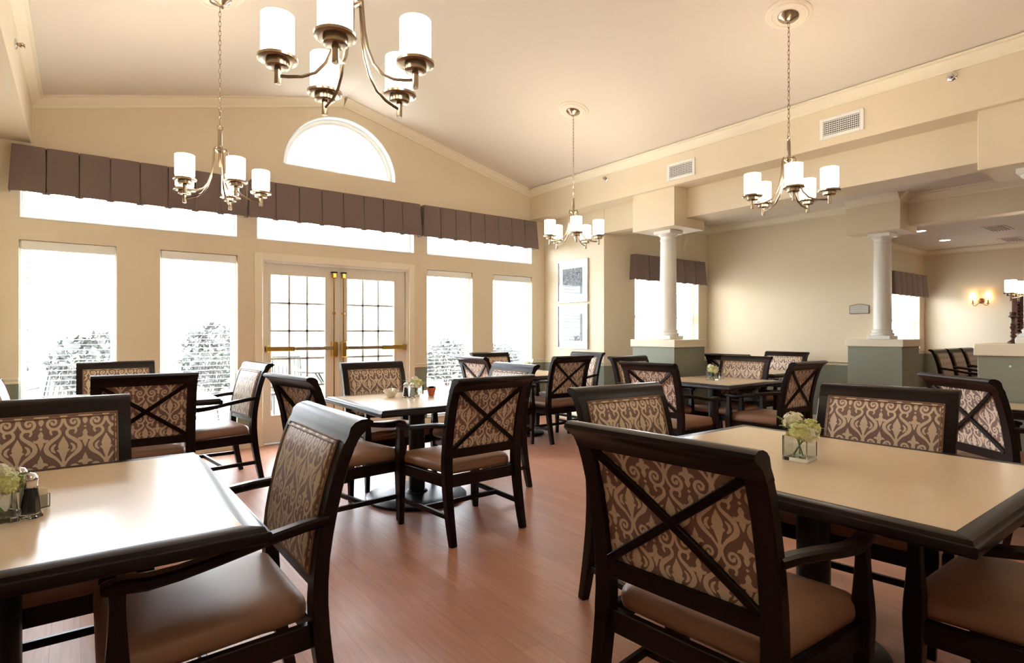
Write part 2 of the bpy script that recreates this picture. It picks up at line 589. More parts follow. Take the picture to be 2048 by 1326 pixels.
# ------------------------------------------------------------------ crown, chair rail, baseboard
CROWN = [(0, 0), (0.012, 0), (0.014, 0.018), (0.03, 0.032), (0.055, 0.06), (0.062, 0.078), (0.085, 0.082), (0.085, 0.10), (0, 0.10)]
RAIL = [(0, -0.052), (0.012, -0.052), (0.016, -0.04), (0.012, -0.03), (0.022, -0.02), (0.032, -0.012), (0.034, 0.0), (0, 0.0)]
BASE = [(0, 0), (0.018, 0), (0.018, 0.085), (0.014, 0.1), (0.012, 0.11), (0.006, 0.125), (0, 0.128)]
def run(mb, p0, p1, out, prof, up=(0, 0, 1)):
    p0, p1, out, up = Vector(p0), Vector(p1), Vector(out), Vector(up)
    a = [p0 + out * x + up * z for x, z in prof]
    b = [p1 + out * x + up * z for x, z in prof]
    return mb.rings([a, b])

TN = [0]
def trim(label, runs, prof, m='trim', name=None):
    mb = MB()
    for r in runs:
        run(mb, r[0], r[1], r[2], prof, *(r[3:]))
    TN[0] += 1
    return struct(mb.build(name or 'trim_%d' % TN[0], m, angle=25), label, 'trim')

zc = EZ - 0.09
trim('cream crown moulding along the bulkhead with the air vents', [((XR, Y0, zc), (XR, D, zc), (-1, 0, 0))], CROWN)
trim('cream crown moulding along the bulkhead above the viewpoint', [((XL, Y0, zc), (XL, D, zc), (1, 0, 0))], CROWN)
gu = Vector((sl, 0, 1)).normalized()
gd = 0.10
trim('cream raked crown moulding on the gable falling to the vents side',
     [((RX, D, RZ - gd), (XR, D, EZ - gd), (0, -1, 0), tuple(Vector((sl, 0, 1)).normalized()))], CROWN)
trim('cream raked crown moulding on the gable above the first windows',
     [((RX, D, RZ - gd), (XL, D, EZ - gd), (0, -1, 0), tuple(Vector((-sl, 0, 1)).normalized()))], CROWN)
c2 = CZ - 0.10
trim('cream crown moulding of the side aisle and its alcove',
     [((XPR + .36, YA, c2), (XS, YA, c2), (0, -1, 0)), ((XS, 3.29, c2), (XS, YA, c2), (-1, 0, 0)),
      ((7.85, 2.68, c2), (7.85, 3.29, c2), (-1, 0, 0)), ((7.85, 2.68, c2), (XS, 2.68, c2), (0, -1, 0)), ((XS, Y0, c2), (XS, 2.68, c2), (-1, 0, 0))], CROWN)
trim('cream crown moulding of the far room',
     [((XS + .2, YB, c2), (XFR, YB, c2), (0, -1, 0)), ((XFR, Y0, c2), (XFR, YB, c2), (-1, 0, 0))], CROWN)
RZ_ = 0.862
segs = [(XPL, WINS[0][0]), (WINS[0][1], WINS[1][0]), (WINS[1][1], DX0 - .075), (DX1 + .075, WINS[2][0]), (WINS[2][1], WINS[3][0]), (WINS[3][1], XPR)]
trim('cream chair rail between the tall windows', [((a, D, RZ_), (b, D, RZ_), (0, -1, 0)) for a, b in segs], RAIL)
trim('cream chair rail on the return wall under the prints', [((XPR, YA, RZ_), (XPR, D, RZ_), (-1, 0, 0))], RAIL)
trim('cream chair rail along the alcove and the plain side wall',
     [((XPR, YA, RZ_), (XS, YA, RZ_), (0, -1, 0)), ((XS, 3.03, RZ_ + .02), (XS, YA, RZ_ + .02), (-1, 0, 0))], RAIL)
trim('cream chair rail of the far room', [((XS + .2, YB, .9), (XFR, YB, .9), (0, -1, 0)), ((XFR, Y0, .9), (XFR, YB, .9), (-1, 0, 0))], RAIL)
trim('cream baseboard under the tall windows', [((a, D, 0), (b, D, 0), (0, -1, 0)) for a, b in ((XPL, DX0 - .075), (DX1 + .075, XPR))], BASE, name='baseboard_back')
trim('cream baseboard of the return wall and the side aisle',
     [((XPR, YA, 0), (XPR, D, 0), (-1, 0, 0)), ((XPR, YA, 0), (XS, YA, 0), (0, -1, 0)), ((XS, 3.27, 0), (XS, YA, 0), (-1, 0, 0))], BASE, name='baseboard_right')
trim('cream baseboard of the far room', [((XFR, Y0, 0), (XFR, YB, 0), (-1, 0, 0)), ((XS + .2, YB, 0), (XFR, YB, 0), (0, -1, 0))], BASE, name='baseboard_far')

# ------------------------------------------------------------------ pedestals and columns
def pedestal(label, x0, x1, y0, y1):
    t = struct(thing('column_pedestal', label, 'pedestal'), label, 'pedestal')
    MB().box(x0, x1, y0, y1, 0, 1.10, 0.003).build('body', 'green', t, smooth=False)
    e = 0.02
    MB().box(x0 - e, x1 + e, y0 - e, y1 + e, 1.095, 1.185, 0.005).build('cap', 'trim', t, smooth=False)
    b = MB()
    for q in (((x0, y0), (x0, y1), (-1, 0, 0)), ((x0, y0), (x1, y0), (0, -1, 0)), ((x1, y0), (x1, y1), (1, 0, 0)), ((x0, y1), (x1, y1), (0, 1, 0))):
        run(b, (*q[0], 0), (*q[1], 0), q[2], BASE)
    b.build('baseboard', 'trim', t, angle=25)
    return t

def column(label, cx, cy):
    t = struct(thing('column', label, 'column', (cx, cy, 1.185)), label, 'column')
    h = 2.515 - 1.185
    MB().box(-.13, .13, -.13, .13, 0, .045, .005).build('plinth', 'white', t, smooth=False)
    MB().lathe([(.124, .045), (.130, .055), (.130, .068), (.122, .078), (.112, .082), (.110, .092), (.116, .098), (.116, .107), (.106, .116), (.101, .124)], 40).build('base_moulding', 'white', t)
    MB().lathe([(.101, .12), (.102, .3), (.100, h * .55), (.094, h - .12)], 40).build('shaft', 'white', t)
    MB().lathe([(.094, h - .125), (.100, h - .12), (.100, h - .108), (.094, h - .1), (.095, h - .07), (.105, h - .062), (.118, h - .05), (.122, h - .04)], 40).build('capital', 'white', t)
    MB().box(-.125, .125, -.125, .125, h - .042, h, .004).build('abacus', 'white', t, smooth=False)
    return t

pedestal('grey green pedestal with cream cap in front of the alcove window', 5.5, 6.09, 4.17, 4.80)
pedestal('grey green pedestal with cream cap at the edge of the picture', 5.5, 6.09, 0.73, 1.36)
pedestal('grey green pedestal with cream cap beside the wall plaque', 7.85, 8.39, 2.66, 3.27)
column('round white column in front of the alcove window', *CA)
column('round white column cut by the edge of the picture', *CB)
column('round white column beside the wall plaque', *CC)

# ------------------------------------------------------------------ windows of the back wall
def frame_ring(x0, x1, z0, z1, w, y0, y1, c=0.004):
    mb = MB()
    mb.box(x0, x0 + w, y0, y1, z0, z1, c)
    mb.box(x1 - w, x1, y0, y1, z0, z1, c)
    mb.box(x0 + w, x1 - w, y0, y1, z0, z0 + w, c)
    mb.box(x0 + w, x1 - w, y0, y1, z1 - w, z1, c)
    return mb

WN = [0]
def window(label, x0, x1, z0, z1, yw, w=0.045, meet=None, sill=True, liner=False):
    WN[0] += 1
    t = thing('window_%d' % WN[0], label, 'window')
    t['kind'] = 'structure'
    frame_ring(x0, x1, z0, z1, w, yw + .09, yw + .15).build('window_frame', 'vinyl', t, smooth=False)
    if liner:
        frame_ring(x0 + .001, x1 - .001, z0 + .001, z1 - .001, .012, yw - .003, yw + .09, .002).build('reveal_liner', 'white', t, smooth=False)
    if meet:
        MB().box(x0 + w, x1 - w, yw + .095, yw + .14, meet - .025, meet + .025, .003).build('meeting_rail', 'vinyl', t, smooth=False)
        zs = ((z0 + w, meet - .025), (meet + .025, z1 - w))
    else:
        zs = ((z0 + w, z1 - w),)
    for a, b in zs:
        MB().box(x0 + w, x1 - w, yw + .118, yw + .122, a, b).build('pane', 'glassm', t, smooth=False)
    if sill:
        MB().box(x0 - .0, x1 + .0, yw - .02, yw + .09, z0 - .001, z0 + .022, .004).build('window_sill', 'white', t, smooth=False)
    return t

wl = ['tall window nearest the viewpoint with shrubs outside', 'tall window directly beside the double doors, first-windows side',
      'tall window just past the double doors', 'tall window in the corner beside the framed prints']
for (a, b), l in zip(WINS, wl):
    window(l, a, b, WZ0, WZ1, D)
tl = ['long transom window above the two first tall windows', 'long transom window above the double doors', 'long transom window above the two corner windows']
for (a, b), l in zip(TRANS, tl):
    window(l, a, b, TZ0, TZ1, D, sill=False, liner=True)
window('sash window in the alcove behind the white column', *AW, YA, meet=1.50)
window('sash window of the far room beside the sconce wall', *BW, YB, meet=1.50)

# half round window
t = thing('window_%d' % (WN[0] + 1), 'half round window high in the gable', 'window')
t['kind'] = 'structure'
def halfring(r0, r1, k=0.965, n=40):
    o = [(AX + r1 * math.cos(math.pi * i / n), AZ + r1 * k * math.sin(math.pi * i / n)) for i in range(n + 1)]
    i_ = [(AX + r0 * math.cos(math.pi * i / n), AZ + r0 * k * math.sin(math.pi * i / n)) for i in range(n, -1, -1)]
    return o + i_
MB().prism([halfring(AR - .014, AR - .001)], lambda a, b, d: (a, D - .003 + d, b), .093).build('reveal_liner', 'white', t)
MB().prism([halfring(AR - .05, AR - .001)], lambda a, b, d: (a, D + .09 + d, b), .06).build('window_frame', 'vinyl', t)
MB().prism([halfring(AR - .075, AR - .05)], lambda a, b, d: (a, D + .105 + d, b), .03).build('glazing_bead', 'vinyl', t)
MB().box(AX - AR + .03, AX + AR - .03, D + .09, D + .15, AZ, AZ + .04, .003).build('bottom_rail', 'vinyl', t, smooth=False)
MB().prism([[(AX + (AR - .06) * math.cos(math.pi * i / 40), AZ + .01 + (AR - .06) * .965 * math.sin(math.pi * i / 40)) for i in range(41)]],
           lambda a, b, d: (a, D + .118 + d, b), .004).build('pane', 'glassm', t, smooth=False)
MB().lathe([(.001, 0), (.03, 0), (.034, .02), (.02, .03), (.001, .032)], 14, (AX + .02, D + .06, AZ + .001)).build('latch', 'white', t)

# ------------------------------------------------------------------ double doors
dr = thing('door_1', 'pair of white glazed double doors with brass panic bars', 'door')
dr['kind'] = 'structure'
cas = MB()
CW = .075
cas.box(DX0 - CW, DX0 + .004, D - .022, D + .01, 0, DZ1 + CW, .005)
cas.box(DX1 - .004, DX1 + CW, D - .022, D + .01, 0, DZ1 + CW, .005)
cas.box(DX0 + .004, DX1 - .004, D - .022, D + .01, DZ1 - .004, DZ1 + CW, .005)
cas.build('casing', 'trim', dr, smooth=False)
jb = MB()
jb.box(DX0, DX0 + .025, D, D + WT, 0, DZ1)
jb.box(DX1 - .025, DX1, D, D + WT, 0, DZ1)
jb.box(DX0 + .025, DX1 - .025, D, D + WT, DZ1 - .025, DZ1)
jb.build('jamb', 'door', dr, smooth=False)
MB().box(DX0 + .025, DX1 - .025, D + .01, D + WT, 0, .015, .003).build('threshold', 'silver', dr, smooth=False)
mid = (DX0 + DX1) / 2
for s in (0, 1):
    x0, x1 = ((DX0 + .027, mid - .002), (mid + .002, DX1 - .027))[s]
    gx0, gx1 = ((1.722, 2.335), (2.611, 3.228))[s]
    gz0, gz1 = .33, 1.925
    y0, y1 = D + .055, D + .10
    lf = MB().prism([rect(x0, x1, .018, DZ1 - .028), rect(gx0, gx1, gz0, gz1)], lambda a, b, d: (a, y0 + d, b), y1 - y0).build('door_leaf', 'door', dr, smooth=False)
    st = MB()
    for (a, b, c_, d_) in ((gx0 - .022, gx0, gz0 - .022, gz1 + .022), (gx1, gx1 + .022, gz0 - .022, gz1 + .022), (gx0, gx1, gz0 - .022, gz0), (gx0, gx1, gz1, gz1 + .022)):
        st.box(a, b, y0 - .008, y0 + .004, c_, d_, .003)
    st.build('glazing_bead', 'door', lf, smooth=False)
    MB().box(gx0 - .004, gx1 + .004, y0 + .026, y0 + .030, gz0 - .004, gz1 + .004).build('pane', 'glassm', lf, smooth=False)
    for k in (1, 2):
        xm = gx0 + (gx1 - gx0) * k / 3
        MB().box(xm - .012, xm + .012, y0 + .018, y0 + .024, gz0, gz1).build('muntin', 'silver', lf, smooth=False)
    for k in range(1, 5):
        zm = gz0 + (gz1 - gz0) * k / 5
        MB().box(gx0, gx1, y0 + .018, y0 + .024, zm - .012, zm + .012).build('muntin', 'silver', lf, smooth=False)
    xr = (2.437, 2.553)[s]
    MB().box(xr - .022, xr + .022, y0 - .055, y0, 1.925, 1.985, .006).build('top_latch', 'brass', lf, smooth=False)
    MB().box(xr - .035, xr + .035, y0 - .05, y0, 1.985, 2.0, .003).build('latch_plate', 'black', lf, smooth=False)
    MB().tube([(xr, y0 - .025, 1.93), (xr, y0 - .025, .08)], .007, 8).build('vertical_rod', 'brass', lf)
    for z in (1.50, .42):
        MB().box(xr - .016, xr + .016, y0 - .035, y0, z - .012, z + .012, .004).build('rod_guide', 'brass', lf, smooth=False)
    MB().box(xr - .035, xr + .035, y0 - .06, y0, .97, 1.16, .01).build('latch_case', 'brass', lf, smooth=False)
    xe = (1.652, 3.372)[s]
    xi = xr + (-.03, .03)[s]
    xa, xb = min(xe, xi), max(xe, xi)
    xm = xa + (xb - xa) * (.42, .58)[s]
    lo, hi = ((xa, xm), (xm, xb))
    gold, grey = (lo, hi) if s == 0 else (hi, lo)
    MB().box(gold[0], gold[1], y0 - .07, y0 - .03, 1.055, 1.11, .006).build('push_bar_housing', 'brass', lf, smooth=False)
    MB().box(grey[0], grey[1], y0 - .075, y0 - .032, 1.062, 1.104, .006).build('push_bar', 'nickel', lf, smooth=False)
    MB().box(xe - .025 if s else xe, xe if s else xe + .025, y0 - .072, y0, 1.045, 1.12, .005).build('end_bracket', 'brass', lf, smooth=False)
    MB().box(xi - .012, xi + .012, y0 - .06, y0 - .03, 1.06, 1.105, .003).build('bar_joint', 'brass', lf, smooth=False)

# ------------------------------------------------------------------ blinds
slat_cache = {}
def blind(label, x0, x1, z0, z1, yw, pitch=.0475, drop=None):
    t = thing('window_blind', label, 'blind', (0, 0, 0), 0, 'white horizontal slat blinds')
    w0, w1 = x0 + .012, x1 - .012
    yc = yw + .045
    MB().box(w0, w1, yc - .035, yc + .03, z1 - .085, z1 - .004, .006).build('headrail', 'blind', t, smooth=False)
    MB().box(w0 + .004, w1 - .004, yc - .022, yc + .022, z0 + .025, z0 + .045, .004).build('bottom_rail', 'blind', t, smooth=False)
    key = round(w1 - w0, 3)
    z = z1 - .10
    first = None
    while z > z0 + .06:
        if first is None and key not in slat_cache:
            hw = (w1 - w0) / 2 - .006
            s = MB()
            s.sweep([(-hw, 0, 0), (hw, 0, 0)], lambda i, q: [(-.024, -.0012), (0, .0018), (.024, -.0012), (.024, .0004), (0, .0034), (-.024, .0004)], side=(0, 1, 0))
            o = s.build('slat', 'blind', t, ((w0 + w1) / 2, yc, z), smooth=False)
            slat_cache[key] = o
        else:
            o = child_copy(slat_cache[key], t, ((w0 + w1) / 2, yc, z))
        first = o
        z -= pitch
    for fx in (.17, .83):
        xx = w0 + (w1 - w0) * fx
        MB().box(xx - .002, xx + .002, yc - .027, yc - .025, z0 + .03, z1 - .08).build('ladder_cord', 'blind', t, smooth=False)
    xx = w0 + .05
    MB().tube([(xx, yc - .045, z1 - .09), (xx, yc - .045, z1 - .95)], .0035, 6).build('tilt_wand', 'blind', t)
    return t

bl = ['slat blind in the tall window nearest the viewpoint', 'slat blind in the tall window between a plain pier and the double doors',
      'slat blind in the tall window just past the double doors', 'slat blind in the corner window beside the framed prints']
for (a, b), l in zip(WINS, bl):
    blind(l, a, b, WZ0, WZ1, D)
blind('slat blind behind the white column in the alcove', *AW, YA, pitch=.05)
blind('slat blind in the window of the far room', *BW, YB, pitch=.055)

# ------------------------------------------------------------------ valances
def valance(label, x0, x1, z0, z1, yw, n, group):
    t = thing('valance', label, 'valance', (0, 0, 0), 0, group)
    zb = z0
    dt, db = .10, .125       # projection at top and bottom
    fl = .022                # flare of the ends
    MB().box(x0 + .01, x1 - .01, yw - dt + .008, yw - .002, z1 - .02, z1 - .004).build('mounting_board', 'valance', t, smooth=False)
    w = (x1 - x0) / n
    for k in range(n):
        a, b = x0 + k * w, x0 + (k + 1) * w
        ab = a - (fl if k == 0 else 0)
        bb = b + (fl if k == n - 1 else 0)
        mb = MB()
        g = .006
        rows = []
        m = 6
        sag = [0, -.004, -.006, -.006, -.004, 0]
        for i in range(5):
            q = i / 4
            yy = yw - (dt + (db - dt) * q)
            row_f, row_b = [], []
            for j in range(m + 1):
                p = j / m
                xa = a + g + (ab - a) * q
                xb = b - g + (bb - b) * q
                x = xa + (xb - xa) * p
                bow = .007 * math.sin(math.pi * p) * (0.4 + q)
                zz = z1 - (z1 - zb) * q + (0.010 * (1 - math.sin(math.pi * p)) * -1 if i == 4 else 0)
                row_f.append((x, yy - bow - .004, zz))
                row_b.append((x, yy + .006, zz))
            rows.append(row_f + row_b[::-1])
        mb.rings(rows)
        mb.build('pleat', 'valance', t)
    # the folds set back behind the joints and the returned ends
    for k in range(1, n):
        x = x0 + k * w
        mb = MB()
        mb.rings([[(x - .03, yw - dt + .022, z1 - .002), (x + .03, yw - dt + .022, z1 - .002), (x + .03, yw - dt + .028, z1 - .002), (x - .03, yw - dt + .028, z1 - .002)],
                  [(x - .03, yw - db + .022, zb - .012), (x + .03, yw - db + .022, zb - .012), (x + .03, yw - db + .028, zb - .012), (x - .03, yw - db + .028, zb - .012)]])
        mb.build('inner_fold', 'valance', t, smooth=False)
    for e, s in ((x0, -1), (x1, 1)):
        mb = MB()
        mb.rings([[(e, yw - .002, z1), (e, yw - dt, z1), (e - s * .006, yw - dt, z1), (e - s * .006, yw - .002, z1)],
                  [(e + s * fl, yw - .002, zb), (e + s * fl, yw - db, zb), (e + s * fl - s * .006, yw - db, zb), (e + s * fl - s * .006, yw - .002, zb)]])
        mb.build('return_end', 'valance', t, smooth=False)
    return t

vg = 'brown pleated valances over the windows'
valance('brown pleated valance over the two windows nearest the viewpoint', -.485, 1.415, 2.525, 2.935, D, 8, vg)
valance('brown pleated valance above the double doors', 1.475, 3.525, 2.525, 2.935, D, 8, vg)
valance('brown pleated valance over the two corner windows', 3.585, 5.485, 2.525, 2.935, D, 8, vg)
valance('short brown valance behind the white column', 6.26, 7.90, 2.02, 2.38, YA, 6, vg)
valance('short brown valance in the far room', 12.12, 13.80, 1.98, 2.42, YB, 6, vg)

# ------------------------------------------------------------------ damask figure (signed distance, metres)
PX, PZ = 0.140, 0.180
def _seg(P, a, b, ra, rb):
    a, b = np.array(a, float), np.array(b, float)
    ab = b - a
    t = np.clip(((P - a) @ ab) / max(ab @ ab, 1e-9), 0, 1)
    d = np.linalg.norm(P - a - t[:, None] * ab, axis=1)
    return d - (ra + (rb - ra) * t)

def _stroke(P, pts):
    c = np.array(pts, float)
    out = []
    n = len(c)
    for i in range(n - 1):
        p0, p1, p2, p3 = c[max(i - 1, 0)], c[i], c[i + 1], c[min(i + 2, n - 1)]
        for k in range(3):
            u = k / 3
            out.append(0.5 * ((2 * p1) + (p2 - p0) * u + (2 * p0 - 5 * p1 + 4 * p2 - p3) * u * u + (3 * p1 - p0 - 3 * p2 + p3) * u ** 3))
    out.append(c[-1])
    d = np.full(len(P), 1e3)
    for a, b in zip(out[:-1], out[1:]):
        d = np.minimum(d, _seg(P, a[:2], b[:2], a[2], b[2]))
    return d

def _poly(P, pts):
    c = np.array(pts, float)
    d = np.full(len(P), 1e3)
    inside = np.zeros(len(P), bool)
    n = len(c)
    for i in range(n):
        a, b = c[i], c[(i + 1) % n]
        d = np.minimum(d, _seg(P, a, b, 0, 0))
        if a[1] != b[1]:
            cr = ((a[1] > P[:, 1]) != (b[1] > P[:, 1])) & (P[:, 0] < (b[0] - a[0]) * (P[:, 1] - a[1]) / (b[1] - a[1]) + a[0])
            inside ^= cr
    return np.where(inside, -d, d)

def damask(x, z):
    """distance to the light figure, negative inside; x, z in metres"""
    hx = PX / 2 * 1000
    X = np.abs(((x * 1000 + hx) % (2 * hx)) - hx)
    Z = (z * 1000) % (PZ * 1000)
    best = np.full(len(X), 1e3)
    cut = np.full(len(X), 1e3)
    for dz in (0, -PZ * 1000, PZ * 1000):
        P = np.stack([X, Z - dz], 1)
        best = np.minimum(best, _stroke(P, [(33, 158, 2.6), (29, 168, 3), (36, 176, 3.2), (49, 176, 3.6), (58, 167, 4), (58, 155, 4.4), (49, 144, 5), (35, 133, 6), (23, 120, 7.5), (18, 104, 8), (22, 90, 7), (33, 78, 5.5), (47, 66, 4), (59, 50, 3), (66, 36, 2.5)]))
        best = np.minimum(best, _stroke(P, [(69, 60, 2), (67, 40, 2.6), (65, 20, 3.4), (58, 5, 3.8), (46, -3, 4), (32, -2, 4), (22, 8, 4), (20, 21, 3.8), (28, 33, 3.5), (40, 34, 3.3), (47, 25, 3), (43, 15, 3), (35, 15, 3.2), (33, 21, 3.4)]))
        best = np.minimum(best, _poly(P, [(71, 150), (64, 134), (57, 121), (54, 108), (58, 100), (49, 95), (57, 88), (61, 76), (66, 60), (71, 40)]))
        best = np.minimum(best, _stroke(P, [(46, 118, 1.5), (38, 110, 3.5), (36, 98, 4), (44, 88, 2)]))
        for s in (1, -1):
            Q = P * np.array([1, s])
            best = np.minimum(best, _poly(Q, [(-1, 82), (3, 70), (8, 58), (7, 50), (13, 52), (21, 47), (23, 41), (16, 43), (9, 39), (5, 32), (8, 24), (4, 15), (-1, 9)]))
        best = np.minimum(best, (P[:, 0] + np.abs(P[:, 1]) - 4.5) * .7)
        cut = np.minimum(cut, _stroke(P, [(34, 122, 0.8), (27, 112, 1.6), (27, 100, 1.6), (33, 90, 0.8)]))
    return np.maximum(best - 0.9, -cut) / 1000

# ------------------------------------------------------------------ dining chair
_cz = np.array([0, .1, .2, .32, .42, .5, .6, .7, .8, .88, .93, .97, 1.0])
_cy = np.array([-.318, -.295, -.275, -.257, -.247, -.246, -.254, -.270, -.293, -.317, -.336, -.356, -.378])
def yb(z):
    return float(np.interp(z, _cz, _cy))

def cloth_panel(name, hw, z0, z1, off, bulge, back, dx, dz, parent):
    nx, nz = int(2 * hw / .0032), int((z1 - z0) / .0032)
    xs = np.linspace(-hw, hw, nx + 1)
    zs = np.linspace(z0, z1, nz + 1)
    sgn = -1 if back else 1
    V, F = [], []
    ybz = np.interp(zs, _cz, _cy)
    for i, z in enumerate(zs):
        for x in xs:
            p, q = abs(x) / hw, abs(2 * (z - z0) / (z1 - z0) - 1)
            b = bulge * (1 - p ** 6) ** .5 * (1 - q ** 6) ** .5
            V.append((x, ybz[i] + sgn * (off + b), z))
    n = nx + 1
    for i in range(nz):
        for j in range(nx):
            a = i * n + j
            F.append((a, a + 1, a + n + 1, a + n) if not back else (a, a + n, a + n + 1, a + 1))
    front = len(V)
    # shallow skirt so that the pad has thickness
    border = [j for j in range(n)] + [i * n + nx for i in range(1, nz + 1)] + [nz * n + j for j in range(nx - 1, -1, -1)] + [i * n for i in range(nz - 1, 0, -1)]
    for k in border:
        x, y, z = V[k]
        V.append((x, y - sgn * .012, z))
    m = len(border)
    for k in range(m):
        l = (k + 1) % m
        q = (border[k], front + k, front + l, border[l])
        F.append(q if not back else q[::-1])
    me = bpy.data.meshes.new(name)
    me.from_pydata(V, [], F)
    me.shade_smooth()
    P = np.array(V)
    at = me.attributes.new('figure', 'FLOAT', 'POINT')
    at.data.foreach_set('value', damask(P[:, 0] + dx, P[:, 2] + dz).astype(np.float32))
    me.materials.append(M['damask'])
    o = bpy.data.objects.new(name, me)
    COL.objects.link(o)
    o.parent = parent
    return o

def make_chair():
    t = thing('dining_chair', 'x', 'chair')
    HW = .297
    # seat cushion
    def outline(k):
        pts = []
        yr, yf, wr, wf, rc = -.232, .292, .248, .296, .05
        corners = [(-wr, yr), (wr, yr), (wf, yf), (-wf, yf)]
        for i, (cx, cy) in enumerate(corners):
            sx, sy = (1 if cx > 0 else -1), (1 if cy > 0.03 else -1)
            ox, oy = cx - sx * rc, cy - sy * rc
            a0 = [180, 270, 0, 90][i]
            for j in range(7):
                a = R(a0 + j * 15)
                pts.append((ox + rc * math.cos(a), oy + rc * math.sin(a)))
        return [(x * k, (y - .03) * k + .03) for x, y in pts]
    lev = [(.94, .404), (.985, .409), (1.0, .424), (1.0, .442), (.985, .458), (.95, .471), (.88, .480), (.72, .487), (.45, .490), (.15, .491)]
    MB().rings([[(x, y, z) for x, y in outline(k)] for k, z in lev]).build('seat', 'leather', t, angle=60)
    # seat frame
    sf = MB()
    sf.bar([(-.29, .252, .370), (.29, .252, .370)], .028, .072, side=(0, 1, 0))
    sf.bar([(-.26, -.245, .370), (.26, -.245, .370)], .028, .072, side=(0, 1, 0))
    for s in (1, -1):
        sf.bar([(s * .262, -.25, .370), (s * .300, .25, .370)], .028, .072, side=(1, 0, 0))
    sf.build('seat_frame', 'wood', t)
    # rear legs and back posts
    for s in (1, -1):
        zs = [0, .08, .16, .24, .32, .40]
        MB().bar([(s * .271, yb(z), z) for z in zs], [.040, .044, .047, .049, .050, .050], [.040, .044, .046, .048, .05, .05]).build('leg', 'wood', t)
        zs = [.39, .46, .53, .60, .67, .74, .81, .88, .928]
        MB().bar([(s * .268, yb(z), z) for z in zs], .058, [.05, .048, .045, .043, .042, .041, .04, .04, .04]).build('back_post', 'wood', t)
        zs = [0, .1, .2, .3, .37, .41, .46, .52, .58, .62, .648]
        ws = [.032, .036, .041, .047, .054, .056, .052, .043, .036, .034, .036]
        MB().bar([(s * (.306 - .002 * abs(z - .4)), .252, z) for z in zs], ws, ws).build('leg', 'wood', t)
        # arm: leaves the post, dips forward and rolls over the front support
        ap = [(s * .283, -.272, .712), (s * .292, -.19, .706), (s * .302, -.08, .692), (s * .309, .03, .673), (s * .312, .12, .659), (s * .312, .19, .654), (s * .311, .245, .660), (s * .310, .285, .655)]
        MB().bar(ap, [.038, .040, .044, .047, .049, .050, .050, .044], [.030, .030, .030, .030, .031, .034, .036, .022], c=.007).build('armrest', 'wood', t)
        MB().bar([(s * .271, yb(.165), .165), (s * .304, .25, .165)], .022, .030).build('stretcher', 'wood', t)
    MB().bar([(-.288, -.01, .165), (.288, -.01, .165)], .022, .030, side=(0, 1, 0)).build('stretcher', 'wood', t)
    # scrolled top rail
    pr = [(yb(.922) + .021, .922), (yb(.935) + .020, .935), (yb(.955) + .018, .955), (-.338, .982), (-.352, .995), (-.372, 1.003), (-.394, 1.004), (-.410, .997), (-.414, .986), (-.405, .977), (-.388, .968), (yb(.95) - .024, .952), (yb(.935) - .021, .935), (yb(.922) - .021, .922)]
    MB().rings([[(-HW, y, z) for y, z in pr], [(HW, y, z) for y, z in pr]]).build('top_rail', 'wood', t, angle=40)
    br = [(yb(.512) + .020, .512), (yb(.565) + .020, .565), (yb(.565) - .020, .565), (yb(.512) - .020, .512)]
    MB().rings([[(-.248, y, z) for y, z in br], [(.248, y, z) for y, z in br]]).build('bottom_rail', 'wood', t, smooth=False)
    # upholstered front pad with piping, cloth on the rear behind crossed slats
    fr = cloth_panel('backrest', .250, .545, .940, .020, .016, False, .0, .01, t)
    loop = []
    for (x, z) in [(-.248, .547), (.248, .547), (.248, .938), (-.248, .938)]:
        loop.append((x, z))
    pp = []
    for i in range(4):
        a, b = loop[i], loop[(i + 1) % 4]
        for k in range(10):
            u = k / 10
            x, z = a[0] + (b[0] - a[0]) * u, a[1] + (b[1] - a[1]) * u
            pp.append((x, yb(z) + .0235, z))
    MB().tube(pp, .0042, 8, loop=True, side=(0, 1, 0)).build('piping', 'piping', fr)
    p2 = []
    for q in pp:
        x, z = q[0] * .962, .7425 + (q[2] - .7425) * .95
        p2.append((x, yb(z) + .0315, z))
    MB().tube(p2, .0028, 6, loop=True, side=(0, 1, 0)).build('piping', 'piping', fr)
    cloth_panel('rear_panel', .2405, .563, .924, .004, .004, True, .07, .05, t)
    for s in (1, -1):
        pth = []
        for k in range(11):
            u = k / 10
            x, z = s * (-.236 + .472 * u), .570 + .348 * u
            pth.append((x, yb(z) - .0165, z))
        MB().bar(pth, .016, .026, side=(0, 1, 0)).build('cross_slat', 'wood', t)
    return t

CH = make_chair()
_first = [True]
BT = -.392    # local y of the top of the back
def chair(label, bx, by, ang, group):
    """bx, by: middle of the top rail; ang: facing direction in degrees"""
    a = R(ang)
    cx, cy = bx - BT * math.cos(a), by - BT * math.sin(a)
    o = CH if _first[0] else copy_tree(CH)
    _first[0] = False
    o.location = (cx, cy, 0)
    o.rotation_euler = (0, 0, a - math.pi / 2)
    tag(o, label, 'chair', group)
    return o

